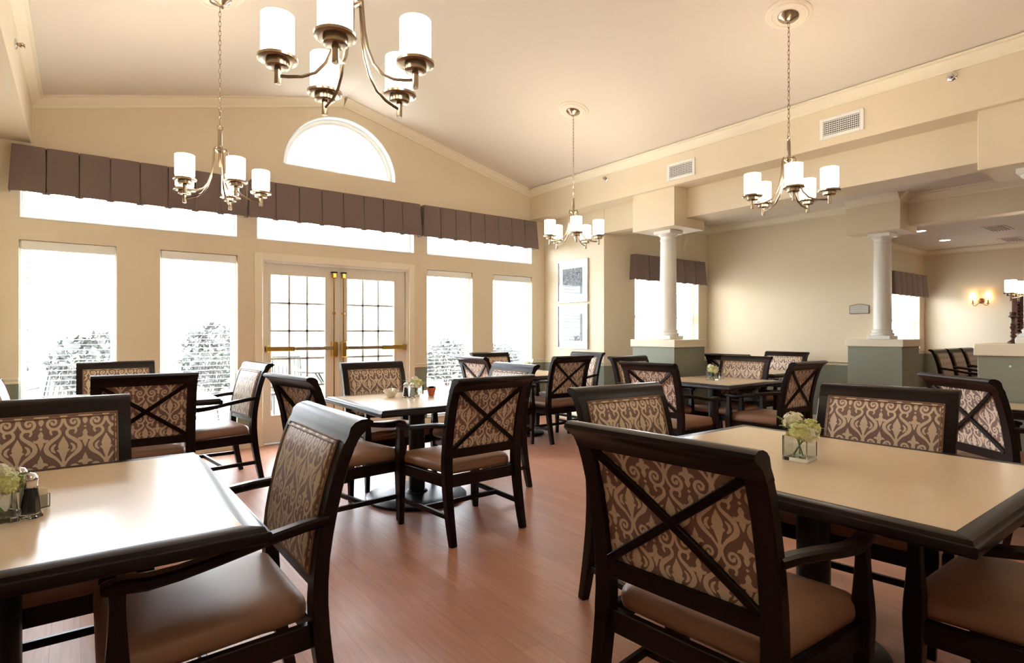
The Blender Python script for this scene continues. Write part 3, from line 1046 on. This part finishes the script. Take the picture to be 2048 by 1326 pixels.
gL, gR, gC, gB, gF, gD, gG, gE, gH = ('chairs at the near table with the pepper shaker', 'chairs at the near table with the square glass vase', 'chairs at the middle table',
    'chairs at the table under the first windows', 'chairs at the corner table below the prints', 'chairs at the table before the pedestal', 'chairs at the aisle table',
    'chairs at the table cut by the picture edge', 'chairs in the far room')
chair('dark armchair seen from its crossed back, largest in front, near the square vase table', 1.215, 1.00, 4, gR)
chair('dark armchair with only its tan seat and arm showing under the near table corner', 2.34, .01, 90, gR)
chair('dark armchair with damask back facing us across the square vase table', 3.26, 1.17, 186, gR)
chair('dark armchair with damask back tucked in between crossed-back chair and vase table', 2.20, 2.04, 266, gR)
chair('dark armchair turned sideways, tan seat and damask back, beside the pepper shaker table', .715, 1.995, 180, gL)
chair('dark armchair with wide golden damask back behind the pepper shaker', -.125, 3.03, 270, gL)
chair('dark armchair with crossed back standing in the middle of the floor', 2.035, 2.855, 92.5, gC)
chair('dark armchair seen edge-on left of the middle table, crossed back and tan seat', 1.04, 3.75, 10, gC)
chair('dark armchair with damask back in front of the double doors', 2.13, 4.98, 270, gC)
chair('dark armchair with bluish shine on its top rail behind the middle crossed-back chair', 3.03, 3.955, 180, gC)
chair('dark armchair with damask back standing between the first two tall windows', .265, 6.44, 270, gB)
chair('dark armchair with crossed back behind the golden damask chair', .345, 4.405, 90, gB)
chair('dark armchair in profile with tan seat beside the second tall window', 1.29, 5.50, 186, gB)
chair('dark armchair barely showing at the picture edge under the first window', -.555, 5.42, 0, gB)
chair('dark armchair with pale crossed back below the corner windows', 3.46, 5.37, 0, gF)
chair('dark armchair with damask back against the corner windows', 4.40, 6.36, 270, gF)
chair('dark armchair with crossed back and tan seat before the corner table', 4.53, 4.82, 90, gF)
chair('dark armchair with pale damask back under the framed prints', 5.54, 5.615, 180, gF)
chair('dark armchair with pinkish crossed back left of the table before the pedestal', 4.05, 3.38, 3, gD)
chair('dark armchair half hidden behind the pinkish crossed-back chair', 4.99, 4.44, 270, gD)
chair('dark armchair with orange-lit crossed back at the table before the pedestal', 5.40, 2.57, 90, gD)
chair('dark armchair with pale damask back facing us across the table before the pedestal', 6.10, 3.62, 181, gD)
chair('dark armchair with crossed back just behind the pedestal of the alcove column', 6.42, 4.09, 2, gG)
chair('dark armchair with damask back against the plain side wall', 7.86, 4.06, 180, gG)
chair('dark armchair with white crossed back turned toward the picture edge', 4.36, 1.20, -38, gE)
chair('first of three brown-backed chairs in a row in the far room', 10.9, 3.22, 270, gH)
chair('middle one of three brown-backed chairs in a row in the far room', 11.6, 3.22, 270, gH)
chair('last of three brown-backed chairs in a row in the far room', 12.3, 3.22, 270, gH)

# ------------------------------------------------------------------ tables
def table(label, x0, x1, y0, y1, H=.76, br=.225):
    cx, cy = (x0 + x1) / 2, (y0 + y1) / 2
    hx, hy = (x1 - x0) / 2, (y1 - y0) / 2
    t = thing('dining_table', label, 'table', (cx, cy, 0), 0, 'square dining tables with wooden edges')
    bw = .062
    MB().box(-hx + bw, hx - bw, -hy + bw, hy - bw, H - .03, H).build('table_top', 'laminate', t, smooth=False)
    prof = [(-bw, 0), (-.020, 0), (-.015, -.002), (-.012, -.008), (-.010, -.012), (-.002, -.014), (.0, -.018), (.0, -.036), (-.003, -.041), (-.010, -.045), (-bw, -.045)]
    cs = [(1, 1), (-1, 1), (-1, -1), (1, -1)]
    for i in range(4):
        a, b = cs[i], cs[(i + 1) % 4]
        ra = [(a[0] * (hx + q), a[1] * (hy + q), H + z) for q, z in prof]
        rb = [(b[0] * (hx + q), b[1] * (hy + q), H + z) for q, z in prof]
        MB().rings([ra, rb]).build('edge_border', 'wood', t, angle=30)
    MB().box(-.26, .26, -.26, .26, H - .062, H - .031, .004).build('mounting_plate', 'black', t, smooth=False)
    MB().lathe([(.062, .03), (.062, H - .06)], 28).build('pedestal_post', 'black', t)
    MB().lathe([(br - .006, 0), (br, .006), (br, .018), (br - .012, .028), (br * .6, .036), (.085, .042), (.075, .055), (.062, .06)], 48).build('base_plate', 'black', t)
    return t

table('near table with tan top, salt and pepper, cut by the picture edge', -.80, .405, 1.59, 2.80, br=.26)
table('large near table with tan top and dark edge under the square glass vase', 1.745, 2.965, .43, 1.79, br=.27)
table('middle table with shiny top reflecting the double doors', 1.55, 2.62, 3.46, 4.53, br=.385)
table('table under the first windows, mostly hidden by chairs', -.17, .88, 4.88, 5.93)
table('corner table below the framed prints', 3.95, 5.0, 5.12, 6.17)
table('tan table before the pedestal of the alcove column', 4.92, 5.95, 3.10, 4.10)
table('aisle table against the plain side wall', 6.70, 7.60, 3.62, 4.52)
table('table at the picture edge beside the white crossed-back chair', 4.90, 5.46, .36, 1.22)
table('table in front of the row of brown-backed chairs in the far room', 11.2, 12.3, 1.75, 2.75)

# ------------------------------------------------------------------ table things
def vase(label, x, y, s=.10, h=.10, rz=0.0, group='square glass vases', z=.76):
    t = thing('glass_vase', label, 'vase', (x, y, z), rz, group)
    a, w = s / 2, .006
    g = MB()
    o = [(-a, -a), (a, -a), (a, a), (-a, a)]
    i_ = [(-a + w, -a + w), (a - w, -a + w), (a - w, a - w), (-a + w, a - w)]
    g.rings([[(*p, .001) for p in o], [(*p, h) for p in o], [(*p, h) for p in i_], [(*p, .014) for p in i_]])
    g.build('vase_wall', 'cup', t, smooth=False)
    MB().box(-a + w + .001, a - w - .001, -a + w + .001, a - w - .001, .015, h * .58).build('water', 'water', t, smooth=False)
    return t

def petal_ball(mb, c, r, n, size, rng):
    for _ in range(n):
        u, v = rng.uniform(-.35, 1), rng.uniform(0, 2 * math.pi)
        q = math.sqrt(max(0, 1 - u * u))
        nrm = Vector((q * math.cos(v), q * math.sin(v), u))
        base = Vector(c) + nrm * r * rng.uniform(.82, 1.02)
        e1 = nrm.orthogonal().normalized()
        e1.rotate(Matrix.Rotation(rng.uniform(0, 6.28), 3, nrm))
        e2 = nrm.cross(e1)
        for k in range(4):
            a = k * math.pi / 2
            d = e1 * math.cos(a) + e2 * math.sin(a)
            s_ = e1 * -math.sin(a) + e2 * math.cos(a)
            z = size * rng.uniform(.85, 1.15)
            vs = [base, base + d * z * .55 + s_ * z * .42 + nrm * z * .18, base + d * z * 1.0 + nrm * z * .30, base + d * z * .55 - s_ * z * .42 + nrm * z * .18]
            mb.add(vs, [(0, 1, 2, 3)])

def leaf_mesh(p0, p1, w, lift):
    p0, p1 = Vector(p0), Vector(p1)
    mb = MB()
    d = (p1 - p0)
    s = d.cross(Vector((0, 0, 1))).normalized()
    L, C_, Rr = [], [], []
    n = 7
    for k in range(n + 1):
        u = k / n
        c = p0 + d * u + Vector((0, 0, lift * math.sin(math.pi * u)))
        ww = w * math.sin(math.pi * min(1, u * .93 + .07)) ** .8
        L.append(c + s * ww + Vector((0, 0, .25 * ww))); C_.append(c); Rr.append(c - s * ww + Vector((0, 0, .25 * ww)))
    vs = L + C_ + Rr
    m = n + 1
    fs = []
    for k in range(n):
        fs += [(k, k + 1, m + k + 1, m + k), (m + k, m + k + 1, 2 * m + k + 1, 2 * m + k)]
    return mb.add(vs, fs)

def bouquet(label, x, y, seed, s=1.0, zoff=.0, z=.76, leaves=((.10, -.045, .10), (-.085, .03, .12), (-.03, .09, .15))):
    rng = random.Random(seed)
    t = thing('flower_bouquet', label, 'flowers', (x, y, z), 0, 'pale green hydrangea bouquets')
    heads = [((-.030, -.012, .100), .036, 'petal'), ((.026, -.020, .104), .034, 'petal'), ((.004, .022, .122), .038, 'petal2'), ((-.010, -.038, .088), .028, 'petal2'), ((.044, .016, .096), .026, 'petal')]
    for c, r, m in heads:
        mb = MB()
        petal_ball(mb, [q * s for q in c], r * s, 60, .0105 * s, rng)
        mb.lathe([(.001, -r * s * .8), (r * s * .7, -r * s * .35), (r * s * .85, 0), (r * s * .7, r * s * .45), (.001, r * s * .85)], 10, [q * s for q in c])
        mb.build('bloom', m, t, smooth=False)
    for k, (c, r, m) in enumerate(heads[:4]):
        b = (c[0] * s * -.6, c[1] * s * -.6, .02)
        MB().tube([b, (c[0] * s * .2, c[1] * s * .2, .06 * s), tuple(q * s for q in c)], .003, 7).build('stem', 'stem', t)
    for lx, ly, lz in leaves:
        leaf_mesh((lx * .15 * s, ly * .15 * s, .085 * s), (lx * s, ly * s, lz * s), .017 * s, .012).build('leaf', 'leaf', t)
    return t

vase('square clear glass vase on the large near table', 2.315, 1.145, .096, .098, R(4))
bouquet('pale green hydrangeas in the vase on the large near table', 2.315, 1.145, 1, 1.18)
vase('glass vase beside the pepper shaker on the near table', -.185, 2.085, .09, .085, R(10))
bouquet('pale green hydrangeas beside the pepper shaker', -.185, 2.085, 2, .95, leaves=((.085, .02, .125), (-.085, .03, .12), (-.03, .09, .15)))
vase('glass vase among the condiments on the middle table', 2.14, 4.12, .09, .09)
bouquet('pale green hydrangeas on the middle table', 2.14, 4.12, 3, .98, leaves=((.10, -.03, .09), (-.10, .05, .13), (.11, -.05, .11)))
vase('glass vase on the tan table before the pedestal', 5.42, 3.62, .09, .095)
bouquet('pale green hydrangeas on the table before the pedestal', 5.42, 3.62, 4, 1.05)
vase('glass vase on the corner table', 4.42, 5.52, .085, .09)
bouquet('pale green hydrangeas on the corner table', 4.42, 5.52, 5, .95)

def shaker(label, x, y, fill, s=1.0, z=.76):
    t = thing('condiment_shaker', label, 'shaker', (x, y, z), R(12), 'glass salt and pepper shakers')
    g = MB()
    n = 8
    def ring(r, zz):
        return [(r * s * math.cos(k * 2 * math.pi / n + .39), r * s * math.sin(k * 2 * math.pi / n + .39), zz * s) for k in range(n)]
    g.rings([ring(.029, .001), ring(.029, .006), ring(.025, .011), ring(.0165, .09), ring(.0135, .09), ring(.0215, .013)])
    g.build('glass_body', 'cup', t, smooth=False)
    MB().rings([ring(.0205, .0145), ring(.0145, .078)]).build('contents', fill, t, smooth=False)
    MB().lathe([(.0175 * s, .086 * s), (.0175 * s, .098 * s), (.0185 * s, .1 * s), (.0175 * s, .112 * s), (.012 * s, .121 * s), (.001, .125 * s)], 18).build('cap', 'chrome', t)
    return t

shaker('pepper shaker with chrome cap on the near table', -.112, 2.075, 'pepper')
shaker('salt shaker half hidden behind the flowers on the near table', -.140, 2.175, 'salt')
shaker('pepper shaker beside the flowers on the middle table', 2.035, 4.085, 'pepper', .95)
shaker('salt shaker beside the flowers on the middle table', 2.065, 4.035, 'salt', .95)
def caddy(label, x, y, name, m, z=.76):
    t = thing(name, label, 'holder', (x, y, z), R(40))
    t.scale = (.62, .62, .8)
    b = MB()
    b.box(-.035, .035, -.022, .022, .001, .005).box(-.035, .035, -.022, -.019, .005, .05).box(-.035, .035, .019, .022, .005, .05).box(-.035, -.032, -.019, .019, .005, .05).box(.032, .035, -.019, .019, .005, .05)
    b.build('tray', m, t, smooth=False)
    for k in range(6):
        MB().box(-.027, .027, -.0165 + k * .0062, -.0125 + k * .0062, .006, .066 + .003 * (k % 3)).build('packet', 'packet', t, smooth=False)
    return t
caddy('small packet holder behind the pepper shaker', -.097, 2.165, 'packet_holder', 'cup')
t = thing('sweetener_bowl', 'small white bowl of packets on the middle table', 'bowl', (1.965, 4.20, .76))
MB().lathe([(.026, .001), (.03, .004), (.045, .025), (.06, .045), (.063, .05), (.059, .05), (.043, .027), (.028, .009), (.001, .008)], 24).build('bowl', 'china', t)
for k in range(5):
    mb = MB().box(-.022, .022, -.002, .002, 0, .05)
    mb.xf(Matrix.Translation((-.02 + .011 * k, .006 * (k % 2), .018)) @ Matrix.Rotation(R(-18 + 11 * k), 4, 'Y') @ Matrix.Rotation(R(30 * k), 4, 'Z'))
    mb.build('packet', 'china' if k % 2 else 'packet', t, smooth=False)
t = thing('terracotta_pot', 'little terracotta pot of packets beside the middle flowers', 'pot', (2.265, 4.09, .76))
MB().lathe([(.024, .001), (.034, .05), (.037, .05), (.038, .064), (.033, .064), (.031, .05), (.022, .008), (.001, .008)], 22).build('pot', 'terracotta', t)
for k in range(4):
    mb = MB().box(-.018, .018, -.002, .002, 0, .055)
    mb.xf(Matrix.Translation((-.01 + .007 * k, .004, .022)) @ Matrix.Rotation(R(-10 + 9 * k), 4, 'Y'))
    mb.build('packet', 'china', t, smooth=False)
t = thing('drinking_glass', 'small clear glass beside the vase before the pedestal', 'glass', (5.50, 3.56, .76))
MB().lathe([(.024, .001), (.028, .08), (.026, .08), (.022, .006), (.001, .006)], 20).build('glass_body', 'cup', t)

# ------------------------------------------------------------------ chandeliers
def chandelier(label, x, y, ztop, zring, phi, tilt=0.0, group='five-light nickel chandeliers', chain=True):
    """ztop: ceiling height; zring: height of the cup plates"""
    t = thing('chandelier', label, 'chandelier', (x, y, 0), 0, group)
    tm = Matrix.Translation((0, 0, ztop)) @ Matrix.Rotation(tilt, 4, 'Y')
    MB().lathe([(.165, 0), (.165, -.006), (.15, -.014), (.142, -.012), (.135, -.02), (.12, -.022), (.112, -.016), (.09, -.018)], 40).xf(tm).build('medallion', 'medallion', t)
    MB().lathe([(.075, -.012), (.075, -.024), (.066, -.034), (.045, -.042), (.03, -.055), (.012, -.06), (.008, -.075)], 32).xf(tm).build('canopy', 'nickel', t)
    zh = zring + .285      # hub
    ze = zh + .135
    # chain
    top = ztop - .07
    if chain:
        ch = MB()
        n = max(2, int((top - ze - .03) / .034))
        for k in range(n):
            zz = ze + .03 + (top - ze - .03) * (k + .5) / n
            hl = (top - ze - .03) / n / 2 + .004
            pts = []
            for q in range(12):
                a = q * math.pi / 6
                u, v = .0075 * math.cos(a), hl * math.sin(a)
                pts.append((u, 0, zz + v) if k % 2 else (0, u, zz + v))
            ch.tube(pts, .0022, 5, loop=True, side=(0, 1, 0) if k % 2 else (1, 0, 0))
        ch.build('chain', 'nickel', t)
    pts = [(.018 * math.cos(a), 0, ze + .014 + .018 * math.sin(a)) for a in [k * math.pi / 8 for k in range(16)]]
    MB().tube(pts, .0035, 6, loop=True, side=(0, 1, 0)).build('hanging_ring', 'nickel', t)
    MB().lathe([(.006, .14), (.010, .132), (.0135, .12), (.0145, .02), (.012, .01), (.03, .0), (.034, -.012), (.026, -.022), (.012, -.03), (.01, -.12), (.006, -.128)], 20, (0, 0, zh)).build('stem', 'nickel', t)
    rad = .272
    for k in range(5):
        a = R(phi) + k * 2 * math.pi / 5
        ca, sa = math.cos(a), math.sin(a)
        prof = [(.026, zh - .005), (.036, zh + .006), (.046, zh - .012), (.050, zh - .06), (.056, zh - .13), (.070, zh - .20), (.096, zh - .265), (.135, zh - .312), (.185, zh - .336), (.235, zh - .345), (rad, zh - .347)]
        arm = MB().tube([(r * ca, r * sa, z) for r, z in prof], .0065, 8, side=(-sa, ca, 0)).build('arm', 'nickel', t)
        c = (rad * ca, rad * sa, zring)
        MB().lathe([(.0115, -.095), (.0125, -.09), (.0125, -.034), (.036, -.034), (.043, -.03), (.043, -.008), (.066, -.008), (.073, -.004), (.073, .006), (.066, .010), (.055, .008), (.001, .008)], 28, c).build('cup', 'nickel', arm)
        MB().lathe([(.050, .008), (.0605, .03), (.0605, .164), (.056, .166), (.055, .03), (.001, .016)], 20, c).build('glass_shade', 'shade', arm)
    return t

def roofz(x):
    return RZ - sl * abs(x - RX)
ta = math.atan(sl)
chandelier('lit nickel chandelier hanging before the first pleated valance', .80, 4.55, roofz(.80), 2.305, -7, -ta)
chandelier('large lit nickel chandelier cut by the top of the picture', .86, 2.20, roofz(.86), 2.31, -51, -ta)
chandelier('lit nickel chandelier hanging before the prints corner', 4.27, 4.56, roofz(4.27), 2.305, -55, ta)
chandelier('lit nickel chandelier hanging before the vented bulkhead', 4.28, 2.20, roofz(4.28), 2.305, -2, ta)
chandelier('added lit chandelier, unseen above and behind the viewpoint', .80, -.15, roofz(.80), 2.305, -30, -ta)  # added out of view for warm light on the ceiling
chandelier('added lit chandelier, unseen beside the vented bulkhead', 4.28, -.15, roofz(4.28), 2.305, -30, ta)  # second unseen lamp, added as an extra light source
chandelier('lit nickel chandelier in the far room behind the cut column', 9.45, 1.74, CZ, 1.76, -20, 0)

# ------------------------------------------------------------------ prints, plaque, vents, sprinklers
def print_frame(label, y0, y1, z0, z1, art):
    t = thing('framed_print', label, 'picture', (XPR, 0, 0), 0, 'pair of framed prints')
    f, d = .022, .028
    fm = MB()
    fm.box(-d, -.002, y0, y0 + f, z0, z1, .003).box(-d, -.002, y1 - f, y1, z0, z1, .003).box(-d, -.002, y0 + f, y1 - f, z0, z0 + f, .003).box(-d, -.002, y0 + f, y1 - f, z1 - f, z1, .003)
    fm.build('frame', 'silver', t, smooth=False)
    MB().box(-.010, -.003, y0 + f, y1 - f, z0 + f, z1 - f).build('mat_board', 'paper', t, smooth=False)
    MB().box(-.012, -.0105, *art).build('print', 'fret', t, smooth=False)
    MB().box(-.017, -.015, y0 + f, y1 - f, z0 + f, z1 - f).build('glazing', 'picture_glass', t, smooth=False)
    return t
print_frame('upper framed print with a grey maze pattern on white', 5.80, 6.44, 1.705, 2.32, (5.92, 6.33, 1.82, 2.20))
print_frame('lower framed print reflecting the slat blinds', 5.80, 6.44, 1.03, 1.675, (5.92, 6.33, 1.15, 1.54))

t = thing('wall_plaque', 'small arched plaque with faint lettering on the plain side wall', 'plaque', (XS, 3.24, 1.575))
def arched(hw, h0, h1, rise, n=12):
    top = [(hw - 2 * hw * k / n, h1 + rise * math.sin(math.pi * k / n)) for k in range(n + 1)]
    return [(-hw, h0), (hw, h0)] + top
MB().prism([arched(.118, -.062, .045, .02)], lambda a, b, d: (-.002 - d, a, b), .014).build('backing', 'rosewood', t, smooth=False)
MB().prism([arched(.110, -.054, .040, .018)], lambda a, b, d: (-.0155 - d, a, b), .004).build('face', 'plaque', t, smooth=False)

def air_vent(label, yc, zc_, hw, hh):
    t = thing('air_vent', label, 'vent', (XR, yc, zc_), 0, 'white wall grilles on the bulkhead')
    f = .03
    fr = MB().box(-.012, .0, -hw, -hw + f, -hh, hh, .003).box(-.012, .0, hw - f, hw, -hh, hh, .003).box(-.012, .0, -hw + f, hw - f, -hh, -hh + f, .003).box(-.012, .0, -hw + f, hw - f, hh - f, hh, .003)
    fr.build('frame', 'white', t, smooth=False)
    MB().box(-.002, -.0005, -hw + f, hw - f, -hh + f, hh - f).build('duct_shade_sheet', 'dark', t, smooth=False)  # solid dark sheet, its colour stands in for the shade inside the duct
    n = 7
    h0 = MB().box(-.009, -.004, -hw + f, hw - f, -.0025, .0025).build('slat', 'white', t, (0, 0, -hh + f + (2 * hh - 2 * f) / n * .5), smooth=False)
    for k in range(1, n):
        child_copy(h0, t, (0, 0, -hh + f + (2 * hh - 2 * f) / n * (k + .5)))
    n = 20
    v0 = MB().box(-.0065, -.003, -.002, .002, -hh + f, hh - f).build('fin', 'white', t, (0, -hw + f + (2 * hw - 2 * f) / n * .5, 0), smooth=False)
    for k in range(1, n):
        child_copy(v0, t, (0, -hw + f + (2 * hw - 2 * f) / n * (k + .5), 0))
    return t
air_vent('white air vent on the bulkhead above the alcove column', 4.035, 3.117, .185, .096)
air_vent('white air vent on the bulkhead near the picture edge', 2.32, 3.132, .185, .094)

def sprinkler(label, x, y, z, s):
    t = thing('sprinkler_head', label, 'sprinkler', (x, y, z), 0, 'sidewall sprinkler heads')
    rot = Matrix.Rotation(R(-90 * s), 4, 'Y')
    MB().lathe([(.001, 0), (.034, 0), (.036, .004), (.03, .01), (.018, .013), (.016, .009), (.001, .009)], 24).xf(rot).build('escutcheon', 'chrome', t)
    MB().lathe([(.012, .009), (.012, .03), (.007, .034), (.007, .05), (.001, .051)], 14).xf(rot).build('body', 'nickel', t)
    MB().lathe([(.001, .05), (.016, .05), (.016, .053), (.001, .054)], 14).xf(rot).build('deflector', 'chrome', t)
    for q in (1, -1):
        MB().tube([(.02, 0, q * .011), (.038, 0, q * .017), (.052, 0, q * .006)], .0025, 6).xf(Matrix.Scale(-s if s > 0 else 1, 4, (1, 0, 0)) if s > 0 else Matrix.Identity(4)).build('yoke', 'nickel', t)
    return t
sprinkler('small sprinkler head on the bulkhead near the prints corner', XR, 5.19, 3.262, 1)
sprinkler('chrome sprinkler head on the bulkhead near the picture edge', XR, 1.505, 3.272, 1)
sprinkler('sprinkler head on the opposite bulkhead beside the first valance', XL, 5.126, 3.228, -1)

# ------------------------------------------------------------------ far room things
def downlight(label, x, y):
    t = thing('recessed_light', label, 'light', (x, y, CZ), 0, 'recessed ceiling lights of the far room')
    MB().lathe([(.10, -.001), (.10, -.006), (.085, -.008), (.08, -.002)], 28).build('trim_ring', 'white', t)
    MB().lathe([(.078, -.001), (.078, -.003), (.001, -.004)], 28).build('lens', 'downlight', t)
downlight('recessed ceiling light just past the column beside the plaque', 11.11, 3.51)
downlight('recessed ceiling light nearer the sconce wall', 12.57, 3.58)
for lab, x, y in (('ceiling grille nearest the beam in the far room', 11.8, 2.66), ('ceiling grille near the sconce wall in the far room', 13.4, 2.81)):
    t = thing('ceiling_vent', lab, 'vent', (x, y, CZ), 0, 'ceiling grilles of the far room')
    MB().box(-.3, .3, -.15, .15, -.01, -.001, .003).build('frame', 'ceiling', t, smooth=False)
    s0 = MB().box(-.26, .26, -.004, .004, -.014, -.010).build('slat', 'dark', t, (0, -.1, 0), smooth=False)
    for k in range(1, 6):
        child_copy(s0, t, (0, -.1 + .04 * k, 0))

t = thing('wall_sconce', 'two-light bronze sconce glowing on the far end wall', 'sconce', (XFR, 3.40, 1.88))
t.scale = (.55, .55, .55)
MB().lathe([(.001, .03), (.05, .028), (.085, .018), (.095, .004), (.095, 0)], 28).xf(Matrix.Rotation(R(-90), 4, 'Y')).build('backplate', 'bronze', t)
for s in (1, -1):
    arm = MB().tube([(-.03, 0, 0), (-.08, s * .07, -.10), (-.11, s * .14, -.17), (-.12, s * .20, -.16), (-.12, s * .215, -.10)], .011, 8).build('arm', 'bronze', t)
    MB().lathe([(.03, -.105), (.055, -.09), (.05, -.085), (.018, -.085), (.018, .02), (.001, .02)], 16, (-.12, s * .215, 0)).build('candle_cup', 'bronze', arm)
    MB().lathe([(.10, .10), (.055, .30), (.052, .30), (.097, .10)], 24, (-.12, s * .215, 0), caps=False).build('shade', 'sconce_shade', arm)

t = thing('candlestick', 'turned dark wooden candlestick on the pedestal cap', 'candlestick', (5.70, 1.19, 1.186))
MB().lathe([(.036, 0), (.036, .01), (.028, .018), (.014, .03), (.012, .045), (.02, .055), (.02, .062), (.012, .07)], 20).build('foot', 'carved', t)
MB().lathe([(.012, .07), (.019, .085), (.012, .1), (.017, .112), (.022, .125), (.014, .14), (.018, .15), (.012, .16), (.012, .19), (.018, .20)], 20).build('stem', 'carved', t)
MB().lathe([(.018, .20), (.03, .205), (.03, .212), (.022, .216), (.022, .242), (.001, .242)], 20).build('cup', 'carved', t)

t = thing('carved_panel', 'dark carved wooden frame on the far end wall beside the column', 'wall panel', (XFR, 2.80, 1.25))
MB().box(-.05, -.002, -.136, .136, 0, .95, .008).build('board', 'rosewood', t, smooth=False)
b0 = MB().lathe([(.001, -.028), (.02, -.02), (.03, 0), (.02, .02), (.001, .028)], 10).build('bead', 'carved', t, (-.07, .04, .05))
for k in range(1, 15):
    child_copy(b0, t, (-.07, .04, .05 + .06 * k))
for k in range(14):
    child_copy(b0, t, (-.07, -.05, .08 + .06 * k))

t = thing('wall_button', 'tiny white button on the pedestal at the picture edge', 'button', (5.5, 1.165, 1.02))
MB().lathe([(.001, 0), (.008, 0), (.008, .004), (.004, .006), (.001, .006)], 14).xf(Matrix.Rotation(R(-90), 4, 'Y')).build('cap', 'white', t)

# ------------------------------------------------------------------ outside
struct(MB().box(-14, 24, D + .18, D + 7.0, -.16, -.05).build('patio', 'patio', smooth=False), 'pale concrete patio outside the windows', 'patio')
struct(MB().box(-30, 45, D + 7.0, D + 40, -.16, -.06).build('lawn', 'lawn', smooth=False), 'bright lawn beyond the patio', 'lawn')

def shrub(label, x, y, h, r, seed):
    rng = random.Random(seed)
    t = thing('shrub', label, 'shrub', (x, y, -.06), 0, 'shrubs beyond the patio')
    st = MB()
    for k in range(5):
        a = k * 1.26
        st.tube([(0.03 * math.cos(a), .03 * math.sin(a), 0), (.12 * math.cos(a), .12 * math.sin(a), h * .4), (r * .5 * math.cos(a), r * .5 * math.sin(a), h * .8)], [.02, .014, .006], 5)
    st.build('stems', 'bark', t)
    f = MB()
    for _ in range(700):
        u, v, q = rng.uniform(-1, 1), rng.uniform(0, 6.28), rng.uniform(.35, 1) ** .5
        w_ = math.sqrt(1 - u * u)
        p = Vector((r * q * w_ * math.cos(v), r * q * w_ * math.sin(v), h * .52 + h * .48 * q * u + .05))
        e1 = Vector((rng.uniform(-1, 1), rng.uniform(-1, 1), rng.uniform(-1, 1))).normalized()
        e2 = e1.orthogonal().normalized()
        l = rng.uniform(.06, .12)
        f.add([p - e1 * l, p + e2 * l * .45, p + e1 * l, p - e2 * l * .45], [(0, 1, 2, 3)])
    o = f.build('foliage', 'shrub', t, smooth=False)
    o['kind'] = 'stuff'
    return t
for k, (lab, x, y, h, r) in enumerate([('dark shrub seen low through the first window', -1.5, 13.2, 1.25, .75), ('wide shrub beside it through the first window', .25, 13.4, 1.3, .8),
        ('shrub seen through the window beside the doors', 2.35, 13.6, 1.5, .75), ('shrub seen through the window past the doors', 7.2, 12.2, 1.15, .75), ('low shrub at the far side of the patio past the doors', 9.2, 12.9, 1.0, .7)]):
    shrub(lab, x, y, h, r, 40 + k)

def patio_chair(label, x, y, rz, m):
    t = thing('patio_chair', label, 'patio chair', (x, y, -.05), rz, 'metal patio chairs')
    for sx in (-1, 1):
        MB().tube([(sx * .24, .24, 0), (sx * .24, .22, .42), (sx * .25, .22, .60), (sx * .25, -.2, .62)], .012, 6).build('leg', 'patio_metal', t)
        MB().tube([(sx * .24, -.28, 0), (sx * .23, -.22, .42), (sx * .22, -.36, .9)], .012, 6).build('leg', 'patio_metal', t)
    MB().box(-.23, .23, -.22, .23, .40, .44, .01).build('seat', m, t, smooth=False)
    s0 = None
    for k in range(7):
        xx = -.19 + k * .063
        MB().tube([(xx, -.225, .43), (xx, -.355, .88)], .008, 5).build('back_bar', 'patio_metal', t)
    MB().tube([(-.22, -.36, .9), (.22, -.36, .9)], .014, 6).build('top_bar', 'patio_metal', t)
    return t
patio_chair('teal-cushioned patio chair outside the first window', -.30, 9.1, R(150), 'teal')
patio_chair('metal patio chair outside the door leaf nearer the viewpoint', 2.05, 8.9, R(200), 'patio_metal')
patio_chair('metal patio chair beside the round patio table', 2.75, 9.8, R(170), 'patio_metal')
patio_chair('metal patio chair outside the window beside the doors', 1.25, 9.3, R(120), 'patio_metal')
t = thing('patio_table', 'round metal patio table outside the double doors', 'patio table', (3.2, 9.0, -.05))
MB().lathe([(.001, .70), (.55, .70), (.56, .71), (.56, .725), (.001, .73)], 36).build('table_top', 'patio_metal', t)
for k in range(4):
    a = k * math.pi / 2 + .4
    MB().tube([(.4 * math.cos(a), .4 * math.sin(a), 0), (.1 * math.cos(a), .1 * math.sin(a), .4), (.35 * math.cos(a), .35 * math.sin(a), .70)], .014, 6).build('leg', 'patio_metal', t)
